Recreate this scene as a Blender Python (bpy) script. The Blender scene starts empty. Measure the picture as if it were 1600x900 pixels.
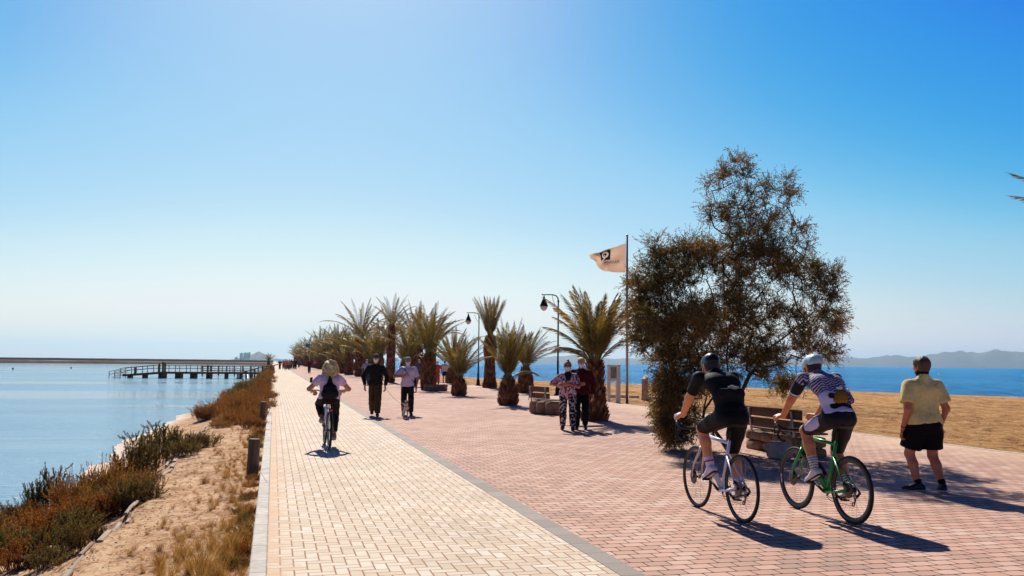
import bpy, math, random
import numpy as np
from mathutils import Vector, Matrix, noise as mnoise

random.seed(7); RNG = np.random.default_rng(7)
S = bpy.context.scene
COL = S.collection
# ------------------------------------------------------------------ camera
# World axes: +Y runs along the promenade (x = 0 is its left kerb), +X goes to the beach.
FOC = 1400.0
YAW = math.atan(370 / 1400.0); PIT = math.atan(116.6 / 1400.0); ROL = math.radians(0.62)
cam_d = bpy.data.cameras.new('camera'); cam = bpy.data.objects.new('camera', cam_d); COL.objects.link(cam)
cam_d.sensor_width = 36.0; cam_d.lens = 36.0 * FOC / 1600.0
cam_d.clip_start = 0.05; cam_d.clip_end = 60000
CM = Matrix.Rotation(-YAW, 3, 'Z') @ Matrix.Rotation(math.pi / 2 + PIT, 3, 'X') @ Matrix.Rotation(ROL, 3, 'Z')
CP = Vector((0, 0, 1.58))
cam.matrix_world = Matrix.Translation(CP) @ CM.to_4x4()
S.camera = cam
def ray(px, py): return CM @ Vector(((px - 800) / FOC, (450 - py) / FOC, -1))
def G(px, py, z=0.0):            # where the sight line through a photo point meets the level z
    d = ray(px, py); return CP + d * ((z - CP.z) / d.z)
def W(px, py, D): return CP + ray(px, py) * D
# ------------------------------------------------------------------ sky, sun, exposure
SUN_AZ = math.radians(3.0)       # clockwise from +Y
SUN_EL = math.radians(42.0)
wd = bpy.data.worlds.new('World'); S.world = wd; wd.use_nodes = True
nt = wd.node_tree; nt.nodes.clear()
o_ = nt.nodes.new('ShaderNodeOutputWorld'); b_ = nt.nodes.new('ShaderNodeBackground')
sk = nt.nodes.new('ShaderNodeTexSky'); sk.sky_type = 'NISHITA'; sk.sun_disc = False
sk.sun_elevation = SUN_EL; sk.sun_rotation = SUN_AZ
sk.altitude = 0; sk.air_density = 1.0; sk.dust_density = 0.6; sk.ozone_density = 2.2
# the photograph's deep, clear blue: a tone curve on the physical sky (values at exposure 0); its low end darkens the unseen back sky to deepen shadows
def vscale(sock, k):
    n_ = nt.nodes.new('ShaderNodeVectorMath'); n_.operation = 'SCALE'; n_.inputs['Scale'].default_value = k; nt.links.new(sock, n_.inputs[0]); return n_.outputs[0]
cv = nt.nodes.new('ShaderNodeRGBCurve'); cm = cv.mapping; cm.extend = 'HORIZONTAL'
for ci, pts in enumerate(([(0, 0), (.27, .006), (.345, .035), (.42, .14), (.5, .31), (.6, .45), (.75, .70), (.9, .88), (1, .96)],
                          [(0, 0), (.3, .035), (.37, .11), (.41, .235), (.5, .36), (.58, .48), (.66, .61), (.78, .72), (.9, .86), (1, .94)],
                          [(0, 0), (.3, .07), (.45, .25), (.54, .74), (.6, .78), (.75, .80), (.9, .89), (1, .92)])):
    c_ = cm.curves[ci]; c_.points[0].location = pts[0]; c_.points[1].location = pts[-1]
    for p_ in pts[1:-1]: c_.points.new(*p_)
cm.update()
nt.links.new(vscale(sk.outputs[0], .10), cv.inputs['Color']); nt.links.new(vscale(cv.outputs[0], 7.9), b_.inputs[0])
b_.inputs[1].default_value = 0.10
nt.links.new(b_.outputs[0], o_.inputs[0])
sd = bpy.data.lights.new('sun', 'SUN'); sd.energy = 5.0; sd.angle = math.radians(0.55); sd.color = (1.0, 0.92, 0.81)
so = bpy.data.objects.new('sun', sd); COL.objects.link(so)
SDIR = Vector((math.sin(SUN_AZ) * math.cos(SUN_EL), math.cos(SUN_AZ) * math.cos(SUN_EL), math.sin(SUN_EL)))
so.rotation_euler = SDIR.to_track_quat('Z', 'Y').to_euler(); so.location = SDIR * 200
S.view_settings.view_transform = 'Standard'; S.view_settings.look = 'None'
S.view_settings.exposure = 0.34; S.view_settings.gamma = 1.0
S.render.engine = 'CYCLES'
S.cycles.use_denoising = True; S.cycles.max_bounces = 6; S.cycles.transparent_max_bounces = 6
S.cycles.diffuse_bounces = 3; S.cycles.glossy_bounces = 3; S.cycles.volume_bounces = 0
S.cycles.caustics_reflective = False; S.cycles.caustics_refractive = False

# ------------------------------------------------------------------ materials
def hx(h):
    h = h.lstrip('#'); c = [int(h[i:i + 2], 16) / 255 for i in (0, 2, 4)]
    return tuple(((v / 12.92) if v <= .04045 else ((v + .055) / 1.055) ** 2.4) for v in c)
class NB:                         # tiny node-expression helper
    def __init__(s, name):
        s.m = bpy.data.materials.new(name); s.m.use_nodes = True
        s.t = s.m.node_tree; s.t.nodes.clear()
        s.out = s.t.nodes.new('ShaderNodeOutputMaterial')
    def n(s, kind, **kw):
        nd = s.t.nodes.new(kind)
        for k, v in kw.items():
            if k in nd.bl_rna.properties: setattr(nd, k, v)
        return nd
    def put(s, sock, v):
        if isinstance(v, bpy.types.NodeSocket): s.t.links.new(v, sock)
        elif isinstance(v, tuple) and len(v) == 3 and len(sock.default_value) == 4: sock.default_value = (*v, 1)
        else: sock.default_value = v
    def math(s, op, a, b=0.0, c=0.0):
        nd = s.t.nodes.new('ShaderNodeMath'); nd.operation = op
        s.put(nd.inputs[0], a); s.put(nd.inputs[1], b); s.put(nd.inputs[2], c)
        return nd.outputs[0]
    def coord(s, kind='Object'): return s.n('ShaderNodeTexCoord').outputs[kind]
    def pos(s): return s.n('ShaderNodeNewGeometry').outputs['Position']
    def sep(s, v):
        nd = s.n('ShaderNodeSeparateXYZ'); s.put(nd.inputs[0], v); return nd.outputs
    def comb(s, x, y, z=0.0):
        nd = s.n('ShaderNodeCombineXYZ')
        for i, v in enumerate((x, y, z)): s.put(nd.inputs[i], v)
        return nd.outputs[0]
    def scale(s, v, sc):
        nd = s.n('ShaderNodeMapping'); s.put(nd.inputs['Vector'], v); nd.inputs['Scale'].default_value = sc
        return nd.outputs[0]
    def noise(s, v, sc, det=4, rough=.55, dist=0.0):
        nd = s.n('ShaderNodeTexNoise'); s.put(nd.inputs['Vector'], v)
        nd.inputs['Scale'].default_value = sc; nd.inputs['Detail'].default_value = det
        nd.inputs['Roughness'].default_value = rough; nd.inputs['Distortion'].default_value = dist
        return nd.outputs['Fac']
    def white(s, v, out='Value'):
        nd = s.n('ShaderNodeTexWhiteNoise'); nd.noise_dimensions = '3D'; s.put(nd.inputs['Vector'], v); return nd.outputs[out]
    def vor(s, v, sc, out='Distance', feat='F1'):
        nd = s.n('ShaderNodeTexVoronoi'); nd.feature = feat; s.put(nd.inputs['Vector'], v); nd.inputs['Scale'].default_value = sc
        return nd.outputs[out]
    def ramp(s, f, stops, interp='LINEAR'):
        nd = s.n('ShaderNodeValToRGB'); s.put(nd.inputs[0], f); cr = nd.color_ramp; cr.interpolation = interp
        while len(cr.elements) < len(stops): cr.elements.new(.5)
        for e, (p, c) in zip(cr.elements, stops):
            e.position = p; e.color = (c, c, c, 1) if isinstance(c, (int, float)) else (*c, 1)
        return nd.outputs[0]
    def mix(s, f, a, b, mode='MIX'):
        nd = s.n('ShaderNodeMix'); nd.data_type = 'RGBA'; nd.blend_type = mode
        s.put(nd.inputs[0], f); s.put(nd.inputs[6], a); s.put(nd.inputs[7], b); return nd.outputs[2]
    def bump(s, h, strength=.4, dist=.01, normal=None):
        nd = s.n('ShaderNodeBump'); s.put(nd.inputs['Height'], h); nd.inputs['Strength'].default_value = strength
        nd.inputs['Distance'].default_value = dist
        if normal is not None: s.put(nd.inputs['Normal'], normal)
        return nd.outputs[0]
    def bsdf(s, col, rough=.8, metal=0.0, normal=None, spec=.4, **kw):
        nd = s.n('ShaderNodeBsdfPrincipled'); s.put(nd.inputs['Base Color'], col); s.put(nd.inputs['Roughness'], rough)
        s.put(nd.inputs['Metallic'], metal); s.put(nd.inputs['Specular IOR Level'], spec)
        if normal is not None: s.put(nd.inputs['Normal'], normal)
        for k, v in kw.items(): s.put(nd.inputs[k.replace('_', ' ')], v)
        return nd.outputs[0]
    def done(s, sh): s.t.links.new(sh, s.out.inputs[0]); return s.m
MC = {}
def plain(name, c, rough=.7, metal=0.0, var=.12, nscale=12.0, bumpd=0.0, spec=.4):
    if name in MC: return MC[name]
    if isinstance(c, str): c = hx(c)
    b = NB(name); v = b.coord()
    n = b.noise(v, nscale, 5)
    f = b.ramp(n, [(0.3, 1 - var), (0.7, 1 + var)])
    col = b.mix(1.0, tuple(c), f, 'MULTIPLY')
    nm = b.bump(b.noise(v, nscale * 3, 4), .5, bumpd) if bumpd else None
    MC[name] = b.done(b.bsdf(col, rough, metal, nm, spec)); return MC[name]
def cloth(name, c, fold=.012, rough=.9, var=.10):
    if name in MC: return MC[name]
    if isinstance(c, str): c = hx(c)
    b = NB(name); v = b.coord()
    n = b.noise(b.scale(v, (1, 1, .5)), 10, 4, .55, 1.6)
    col = b.mix(1.0, tuple(c), b.ramp(b.noise(v, 30, 4), [(0.3, 1 - var), (0.7, 1 + var)]), 'MULTIPLY')
    w = b.noise(v, 420, 2)
    h = b.math('ADD', n, b.math('MULTIPLY', w, .03))
    MC[name] = b.done(b.bsdf(col, rough, 0.0, b.bump(h, 1.0, fold * 1.7), .12)); return MC[name]
def attrmat(name, rough=.85, fold=.008, spec=.25):
    if name in MC: return MC[name]
    b = NB(name); a = b.n('ShaderNodeAttribute'); a.attribute_name = 'Col'
    v = b.coord(); n = b.noise(b.scale(v, (1, 1, .55)), 10, 3, .5, 1.0)
    MC[name] = b.done(b.bsdf(a.outputs['Color'], rough, 0.0, b.bump(n, 1.0, fold), spec)); return MC[name]
def leafmat(name, c1, c2, c3, rough=.55, trans=.3, scale=3.0):
    b = NB(name); v = b.coord()
    isl = b.n('ShaderNodeNewGeometry').outputs['Random Per Island']
    n = b.noise(v, scale, 3)
    f = b.math('ADD', b.math('MULTIPLY', isl, .55), b.math('MULTIPLY', b.math('SUBTRACT', n, .28), 1.1))
    col = b.ramp(f, [(0.1, c1), (0.5, c2), (0.9, c3)])
    p = b.bsdf(col, rough, 0.0, None, .3)
    tr = b.n('ShaderNodeBsdfTranslucent'); b.put(tr.inputs[0], b.mix(1.0, col, (1.5, 1.25, .55), 'MULTIPLY'))
    mx = b.n('ShaderNodeMixShader'); mx.inputs[0].default_value = trans
    b.t.links.new(p, mx.inputs[1]); b.t.links.new(tr.outputs[0], mx.inputs[2])
    return b.done(mx.outputs[0])

def mk_cream():
    b = NB('cream herringbone pavers'); P = b.sep(b.pos()); u = .1
    x = b.math('DIVIDE', P[0], u); y = b.math('DIVIDE', P[1], u)
    i = b.math('FLOOR', x); j = b.math('FLOOR', y); fx = b.math('SUBTRACT', x, i); fy = b.math('SUBTRACT', y, j)
    s = b.math('FLOORED_MODULO', b.math('ADD', i, j), 4.0)
    def eq(k): return b.math('COMPARE', s, float(k), .1)
    e0, e1, e2, e3 = eq(0), eq(1), eq(2), eq(3)
    dl = b.math('ADD', fx, b.math('MULTIPLY', e1, 9)); dr = b.math('ADD', b.math('SUBTRACT', 1, fx), b.math('MULTIPLY', e0, 9))
    db = b.math('ADD', fy, b.math('MULTIPLY', e3, 9)); dt = b.math('ADD', b.math('SUBTRACT', 1, fy), b.math('MULTIPLY', e2, 9))
    ed = b.math('MINIMUM', b.math('MINIMUM', dl, dr), b.math('MINIMUM', db, dt))
    ii = b.math('SUBTRACT', i, e1); jj = b.math('SUBTRACT', j, e3)
    idv = b.comb(ii, jj, b.math('ADD', e2, e3))
    r = b.white(idv); r2 = b.white(b.comb(ii, jj, 7.0))
    big = b.noise(b.pos(), .9, 4); fine = b.noise(b.pos(), 60, 4)
    base = b.ramp(r, [(0.0, hx('#c8b49c')), (.5, hx('#d2c1aa')), (1.0, hx('#d9ccba'))])
    base = b.mix(b.math('MULTIPLY', b.math('GREATER_THAN', r2, .95), .35), base, hx('#e6dfd2'))
    base = b.mix(1.0, base, b.ramp(big, [(.3, .86), (.7, 1.06)]), 'MULTIPLY')
    base = b.mix(1.0, base, b.ramp(fine, [(.3, .93), (.7, 1.05)]), 'MULTIPLY')
    dn = b.noise(b.pos(), 3.5, 6, .7); sd_ = b.ramp(b.math('SUBTRACT', b.math('ADD', dn, -.18), b.math('MULTIPLY', P[0], .9)), [(.12, 0.0), (.3, .75)])
    jt = b.ramp(ed, [(.03, 1.0), (.09, 0.0)])
    st = b.ramp(b.noise(b.pos(), 2.3, 7, .75), [(.30, .82), (.44, 1.0)]); base = b.mix(1.0, base, st, 'MULTIPLY')
    col = b.mix(jt, base, hx('#8c6040')); col = b.mix(sd_, col, hx('#c9a684'))
    h = b.math('ADD', b.ramp(ed, [(.01, 0.0), (.1, 1.0)]), b.math('MULTIPLY', fine, .25))
    return b.done(b.bsdf(col, .82, 0, b.bump(h, .45, .004), .25))
def mk_red():
    b = NB('pink block pavers'); P = b.sep(b.pos()); wx, wy = .2, .148
    y = b.math('DIVIDE', P[1], wy); j = b.math('FLOOR', y); fy = b.math('SUBTRACT', y, j)
    x = b.math('ADD', b.math('DIVIDE', P[0], wx), b.math('MULTIPLY', b.math('FLOORED_MODULO', j, 2.0), .5))
    i = b.math('FLOOR', x); fx = b.math('SUBTRACT', x, i)
    wob = b.math('MULTIPLY', b.math('SUBTRACT', b.white(b.comb(i, j, 3.0)), .5), .05)
    dy = b.math('MULTIPLY', b.math('MINIMUM', fy, b.math('SUBTRACT', 1, fy)), wy)
    dx = b.math('MULTIPLY', b.math('MINIMUM', fx, b.math('SUBTRACT', 1, fx)), wx)
    ch = b.math('SUBTRACT', b.math('MULTIPLY', b.math('ADD', dx, dy), .7), .0125)   # cut corners
    ed = b.math('MINIMUM', b.math('MINIMUM', b.math('ADD', dx, .0012), b.math('MULTIPLY', dy, .8)), ch)
    r = b.white(b.comb(i, j, 1.0)); big = b.noise(b.pos(), .55, 5, .6); fine = b.noise(b.pos(), 90, 4)
    f = b.math('ADD', b.math('MULTIPLY', r, .55), b.math('MULTIPLY', b.math('SUBTRACT', big, .3), 1.1))
    base = b.ramp(f, [(.1, hx('#a98b7b')), (.4, hx('#bd9480')), (.6, hx('#c8a08d')), (.9, hx('#cfb3a1'))])
    base = b.mix(1.0, base, b.ramp(fine, [(.3, .9), (.7, 1.06)]), 'MULTIPLY')
    base = b.mix(1.0, base, b.ramp(b.noise(b.pos(), 1.7, 7, .75), [(.30, .80), (.44, 1.0)]), 'MULTIPLY')
    jt = b.ramp(ed, [(.0045, 1.0), (.0085, 0.0)])
    col = b.mix(jt, base, hx('#3a221a'))
    st = b.noise(b.pos(), .35, 6, .65)
    g = b.math('DIVIDE', b.math('SUBTRACT', P[0], 9.5), 4.0)
    sm = b.ramp(b.math('ADD', g, b.math('MULTIPLY', b.math('SUBTRACT', st, .5), 1.6)), [(.45, 0.0), (1.0, .8)])
    col = b.mix(sm, col, hx('#d3b394'))
    h = b.math('ADD', b.ramp(ed, [(.0, 0.0), (.006, 1.0)]), b.math('MULTIPLY', fine, .2))
    return b.done(b.bsdf(col, .85, 0, b.bump(h, .5, .005), .25))
def mk_band():
    b = NB('grey granite strip'); P = b.sep(b.pos())
    y = b.math('DIVIDE', P[1], .4); fy = b.math('FRACT', y); ed = b.math('MINIMUM', fy, b.math('SUBTRACT', 1, fy))
    r = b.white(b.comb(b.math('FLOOR', y), 0.0, 0.0)); n = b.noise(b.pos(), 160, 4)
    base = b.mix(r, hx('#837a72'), hx('#968d84')); base = b.mix(1.0, base, b.ramp(n, [(.35, .7), (.65, 1.2)]), 'MULTIPLY')
    col = b.mix(b.ramp(ed, [(.006, 1.0), (.014, 0.0)]), base, hx('#4c443e'))
    return b.done(b.bsdf(col, .8, 0, b.bump(n, .4, .003), .3))
def mk_sand():
    b = NB('raked beach sand'); p = b.pos()
    n1 = b.noise(b.scale(p, (1, .6, 1)), 2.4, 9, .78, .6); n2 = b.noise(p, 14, 6, .75); n3 = b.noise(p, .12, 4)
    n4 = b.noise(b.scale(p, (.9, .12, 1)), .7, 7, .7)
    col = b.ramp(b.math('ADD', b.math('MULTIPLY', n1, .6), b.math('MULTIPLY', n2, .4)),
                 [(.41, hx('#75492a')), (.47, hx('#b8844e')), (.52, hx('#d9a66b')), (.6, hx('#e6bf8b'))])
    col = b.mix(1.0, col, b.ramp(n3, [(.35, .9), (.65, 1.1)]), 'MULTIPLY')
    col = b.mix(1.0, col, b.ramp(n4, [(.40, .66), (.5, 1.04)]), 'MULTIPLY')
    h = b.math('ADD', n1, b.math('MULTIPLY', n2, .45))
    return b.done(b.bsdf(col, .95, 0, b.bump(h, 1.0, .22), .1))
def mk_dirt():
    b = NB('dry embankment soil'); p = b.pos(); P = b.sep(p)
    n1 = b.noise(p, 2.2, 7, .65, .5); n2 = b.noise(p, 22, 6, .7); n3 = b.noise(b.scale(p, (1, .5, 1)), 7, 6, .75, 1.5)
    col = b.ramp(b.math('ADD', b.math('MULTIPLY', n1, .5), b.math('MULTIPLY', n2, .5)),
                 [(.36, hx('#7a5538')), (.46, hx('#b38c68')), (.54, hx('#cba985')), (.68, hx('#dcc3a4'))])
    lit = b.ramp(n3, [(.40, 1.0), (.47, 0.0)])
    col = b.mix(b.math('MULTIPLY', lit, .75), col, hx('#5b3a22'))
    zz = b.math('DIVIDE', b.math('ADD', P[2], .70), .22)
    sm = b.ramp(b.math('ADD', zz, b.math('MULTIPLY', b.math('SUBTRACT', n1, .5), .6)), [(.0, .8), (.45, 0.0)])
    col = b.mix(sm, col, hx('#e9dccd'))
    h = b.math('ADD', n1, b.math('MULTIPLY', n2, .4))
    return b.done(b.bsdf(col, .95, 0, b.bump(h, 1.0, .03), .1))
def wave_water(b, col, nm, rough, cap):
    """water body colour plus sky reflection; a ruffled surface never reaches full grazing reflectance"""
    d = b.n('ShaderNodeBsdfDiffuse'); b.put(d.inputs[0], col); g = b.n('ShaderNodeBsdfGlossy'); g.inputs['Roughness'].default_value = rough
    b.put(g.inputs['Normal'], nm); b.put(d.inputs['Normal'], nm); fr = b.n('ShaderNodeFresnel'); fr.inputs['IOR'].default_value = 1.33; b.put(fr.inputs['Normal'], nm)
    mx = b.n('ShaderNodeMixShader'); b.put(mx.inputs[0], b.math('MULTIPLY', fr.outputs[0], cap)); b.t.links.new(d.outputs[0], mx.inputs[1]); b.t.links.new(g.outputs[0], mx.inputs[2])
    return b.done(mx.outputs[0])
def mk_sea():
    b = NB('sea water'); p = b.pos()
    w1 = b.noise(b.scale(p, (1, .45, 1)), .9, 6, .62, .6); w2 = b.noise(b.scale(p, (1, .5, 1)), .16, 5, .6, .4)
    w3 = b.noise(b.scale(p, (.6, .2, 1)), .02, 3)
    h = b.math('ADD', w1, b.math('MULTIPLY', w2, 3.0))
    col = b.ramp(w3, [(.35, hx('#126fa8')), (.65, hx('#1f8cc4'))])
    fine = b.ramp(b.noise(b.scale(p, (1, .3, 1)), .5, 7, .75, .8), [(.38, .55), (.5, 1.0), (.62, 1.5)])  # light and dark of reflecting wave facets, painted into the water colour
    col = b.mix(1.0, col, fine, 'MULTIPLY')
    return wave_water(b, col, b.bump(h, 1.0, .9), .16, .27)
def mk_lagoon():
    b = NB('calm lagoon water'); p = b.pos()
    w1 = b.noise(b.scale(p, (.5, 1, 1)), 6.0, 4, .6, .4); band = b.noise(b.scale(p, (.12, 1, 1)), .09, 4, .6, .5)
    m = b.ramp(band, [(.42, .12), (.58, 1.3)])
    h = b.math('MULTIPLY', w1, m)
    return wave_water(b, hx('#84adc4'), b.bump(h, 1.0, .08), .05, .85)
def mk_concrete(name='kerb concrete', c='#cbc5bb', joint=1.0):
    b = NB(name); P = b.sep(b.pos()); y = b.math('DIVIDE', P[1], joint); fy = b.math('FRACT', y)
    ed = b.math('MINIMUM', fy, b.math('SUBTRACT', 1, fy)); n = b.noise(b.pos(), 14, 6, .7); n2 = b.noise(b.pos(), 2.5, 4)
    col = b.mix(1.0, hx(c), b.ramp(n, [(.3, .78), (.7, 1.12)]), 'MULTIPLY'); col = b.mix(1.0, col, b.ramp(n2, [(.3, .82), (.7, 1.08)]), 'MULTIPLY')
    r = b.white(b.comb(b.math('FLOOR', y), 1.0, 0.0)); col = b.mix(1.0, col, b.ramp(r, [(0, .88), (1, 1.08)]), 'MULTIPLY')
    col = b.mix(b.ramp(ed, [(.004, .8), (.011, 0.0)]), col, hx('#4a4038'))
    cr = b.ramp(b.vor(b.scale(b.pos(), (1, 1, 1)), .8, 'Distance', 'DISTANCE_TO_EDGE'), [(.0, .8), (.006, 0.0)])
    col = b.mix(cr, col, hx('#55483e'))
    return b.done(b.bsdf(col, .85, 0, b.bump(n, .6, .006), .25))
def mk_wood(name, c1, c2, sc=1.0, axis=2):
    if name in MC: return MC[name]
    b = NB(name); v = b.coord(); s = [14.0 * sc] * 3; s[axis] = 1.2 * sc
    n = b.noise(b.scale(v, tuple(s)), 1.6, 6, .65, .6)
    col = b.ramp(n, [(.3, hx(c1)), (.7, hx(c2))])
    MC[name] = b.done(b.bsdf(col, .8, 0, b.bump(n, .7, .006), .25)); return MC[name]
def mk_stone(name, c1, c2, sc=4.0):
    if name in MC: return MC[name]
    b = NB(name); v = b.pos(); n = b.noise(v, sc, 8, .7, .4); n2 = b.noise(v, sc * 7, 5, .7)
    col = b.ramp(b.math('ADD', b.math('MULTIPLY', n, .7), b.math('MULTIPLY', n2, .3)), [(.33, hx(c1)), (.68, hx(c2))])
    MC[name] = b.done(b.bsdf(col, .9, 0, b.bump(b.math('ADD', n, b.math('MULTIPLY', n2, .4)), 1.0, .04), .2)); return MC[name]

# ------------------------------------------------------------------ object helpers
def tag(o, label=None, cat=None, group=None, kind=None):
    if label: o['label'] = label
    if cat: o['category'] = cat
    if group: o['group'] = group
    if kind: o['kind'] = kind
    return o
def empty(name, loc=(0, 0, 0), rz=0.0, label=None, cat=None, group=None):
    o = bpy.data.objects.new(name, None); COL.objects.link(o); o.empty_display_size = .2
    o.location = loc; o.rotation_euler = (0, 0, rz); return tag(o, label, cat, group)
def mesh_obj(name, V, F, mat, parent=None, smooth=True, col=None):
    me = bpy.data.meshes.new(name)
    V = np.asarray(V, dtype=np.float32)
    if isinstance(F, np.ndarray):
        k = F.shape[1]; n = F.shape[0]
        me.vertices.add(len(V)); me.vertices.foreach_set('co', V.ravel())
        me.loops.add(n * k); me.loops.foreach_set('vertex_index', F.astype(np.int32).ravel())
        me.polygons.add(n); me.polygons.foreach_set('loop_start', np.arange(0, n * k, k, dtype=np.int32))
        me.polygons.foreach_set('loop_total', np.full(n, k, dtype=np.int32))
        me.update(calc_edges=True)
    else:
        me.from_pydata([tuple(map(float, v)) for v in V], [], F); me.update()
    me.validate(verbose=False)
    if smooth and len(me.polygons): me.polygons.foreach_set('use_smooth', np.ones(len(me.polygons), dtype=bool))
    if col is not None:
        ca = me.color_attributes.new('Col', 'FLOAT_COLOR', 'POINT')
        c4 = np.ones((len(V), 4), dtype=np.float32); c4[:, :3] = col; ca.data.foreach_set('color', c4.ravel())
    if mat: me.materials.append(mat)
    o = bpy.data.objects.new(name, me); COL.objects.link(o)
    if parent: o.parent = parent
    return o
def frame_of(d):
    d = Vector(d).normalized(); a = Vector((0, 0, 1)) if abs(d.z) < .95 else Vector((1, 0, 0))
    x = a.cross(d).normalized(); return x, d.cross(x), d
class MB:
    def __init__(s): s.v = []; s.f = []
    def add(s, vs, fs):
        k = len(s.v); s.v += [tuple(q) for q in vs]; s.f += [tuple(i + k for i in f) for f in fs]; return s
    def box(s, c, size, rot=None, bev=0.0):
        x, y, z = [q / 2 for q in size]; R = rot if rot is not None else Matrix.Identity(3); c = Vector(c)
        if bev <= 0:
            vs = [Vector((a * x, b * y, e * z)) for a in (-1, 1) for b in (-1, 1) for e in (-1, 1)]
            fs = [(0, 1, 3, 2), (4, 6, 7, 5), (0, 4, 5, 1), (2, 3, 7, 6), (0, 2, 6, 4), (1, 5, 7, 3)]
            return s.add([c + R @ q for q in vs], fs)
        vs = []; idx = {}
        for a in (-1, 1):
            for b in (-1, 1):
                for e in (-1, 1):
                    for k in range(3):
                        q = [a * x, b * y, e * z]; sg = (a, b, e)
                        for m in range(3):
                            if m != k: q[m] -= sg[m] * bev
                        idx[(a, b, e, k)] = len(vs); vs.append(c + R @ Vector(q))
        fs = []
        P1 = (-1, 1)
        for k in range(3):
            o = [m for m in range(3) if m != k]
            for sg in P1:
                q = []
                for u, w in ((-1, -1), (1, -1), (1, 1), (-1, 1)):
                    t = [0, 0, 0]; t[k] = sg; t[o[0]] = u; t[o[1]] = w; q.append(idx[(*t, k)])
                fs.append(tuple(q))
        for k in range(3):       # edge chamfers along axis k
            o = [m for m in range(3) if m != k]
            for u in P1:
                for w in P1:
                    q = []
                    for sg, ax in ((-1, o[0]), (1, o[0]), (1, o[1]), (-1, o[1])):
                        t = [0, 0, 0]; t[k] = sg; t[o[0]] = u; t[o[1]] = w; q.append(idx[(*t, ax)])
                    fs.append(tuple(q))
        for a in P1:
            for b in P1:
                for e in P1: fs.append(tuple(idx[(a, b, e, k)] for k in range(3)))
        return s.add(vs, fs)
    def tube(s, pts, r, n=8, cap=True, flat=None):
        pts = [Vector(p) for p in pts]; m = len(pts); rs = [r] * m if isinstance(r, (int, float)) else list(r)
        vs = []; fs = []; X = None
        for i, p in enumerate(pts):
            d = (pts[min(i + 1, m - 1)] - pts[max(i - 1, 0)])
            if d.length < 1e-9: d = Vector((0, 0, 1))
            d.normalize()
            if X is None: X = frame_of(d)[0]
            else: X = (X - d * X.dot(d)); X = X.normalized() if X.length > 1e-6 else frame_of(d)[0]
            Y = d.cross(X)
            for k in range(n):
                a = 2 * math.pi * k / n; q = (X * math.cos(a) + Y * math.sin(a)) * rs[i]
                if flat is not None:
                    ax, ff = flat; ax = Vector(ax); q = q + ax * (q.dot(ax) * (ff - 1))
                vs.append(p + q)
        for i in range(m - 1):
            for k in range(n):
                a, b = i * n + k, i * n + (k + 1) % n; fs.append((a, b, b + n, a + n))
        if cap: fs.append(tuple(range(n - 1, -1, -1))); fs.append(tuple((m - 1) * n + k for k in range(n)))
        return s.add(vs, fs)
    def lathe(s, prof, n=16, c=(0, 0, 0), axis=None):
        c = Vector(c); R = Matrix.Identity(3) if axis is None else Matrix(frame_of(axis)).transposed()
        vs = []; fs = []
        for (r, z) in prof:
            for k in range(n):
                a = 2 * math.pi * k / n; vs.append(c + R @ Vector((r * math.cos(a), r * math.sin(a), z)))
        for i in range(len(prof) - 1):
            for k in range(n):
                a, b = i * n + k, i * n + (k + 1) % n; fs.append((a, b, b + n, a + n))
        fs.append(tuple(range(n - 1, -1, -1))); fs.append(tuple((len(prof) - 1) * n + k for k in range(n)))
        return s.add(vs, fs)
    def torus(s, c, R, r, axis, n=48, m=8, squash=1.0):
        x, y, d = frame_of(axis); c = Vector(c); vs = []; fs = []
        for i in range(n):
            a = 2 * math.pi * i / n; e = x * math.cos(a) + y * math.sin(a)
            for k in range(m):
                b = 2 * math.pi * k / m; vs.append(c + e * (R + r * math.cos(b)) + d * (r * squash * math.sin(b)))
        for i in range(n):
            for k in range(m):
                a, b = i * m + k, i * m + (k + 1) % m; a2, b2 = ((i + 1) % n) * m + k, ((i + 1) % n) * m + (k + 1) % m
                fs.append((a, a2, b2, b))
        return s.add(vs, fs)
    def build(s, name, mat, parent=None, smooth=True): return mesh_obj(name, s.v, s.f, mat, parent, smooth)
def copy_tree(o, parent=None):
    c = o.copy(); COL.objects.link(c)
    if parent is not None: c.parent = parent
    for ch in list(o.children): copy_tree(ch, c)
    return c
def flat_shade(o): o.data.polygons.foreach_set('use_smooth', np.zeros(len(o.data.polygons), dtype=bool)); return o
def auto_smooth(o, ang=35):
    try:
        o.data.set_sharp_from_angle(angle=math.radians(ang))
    except Exception: pass
    return o

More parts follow.
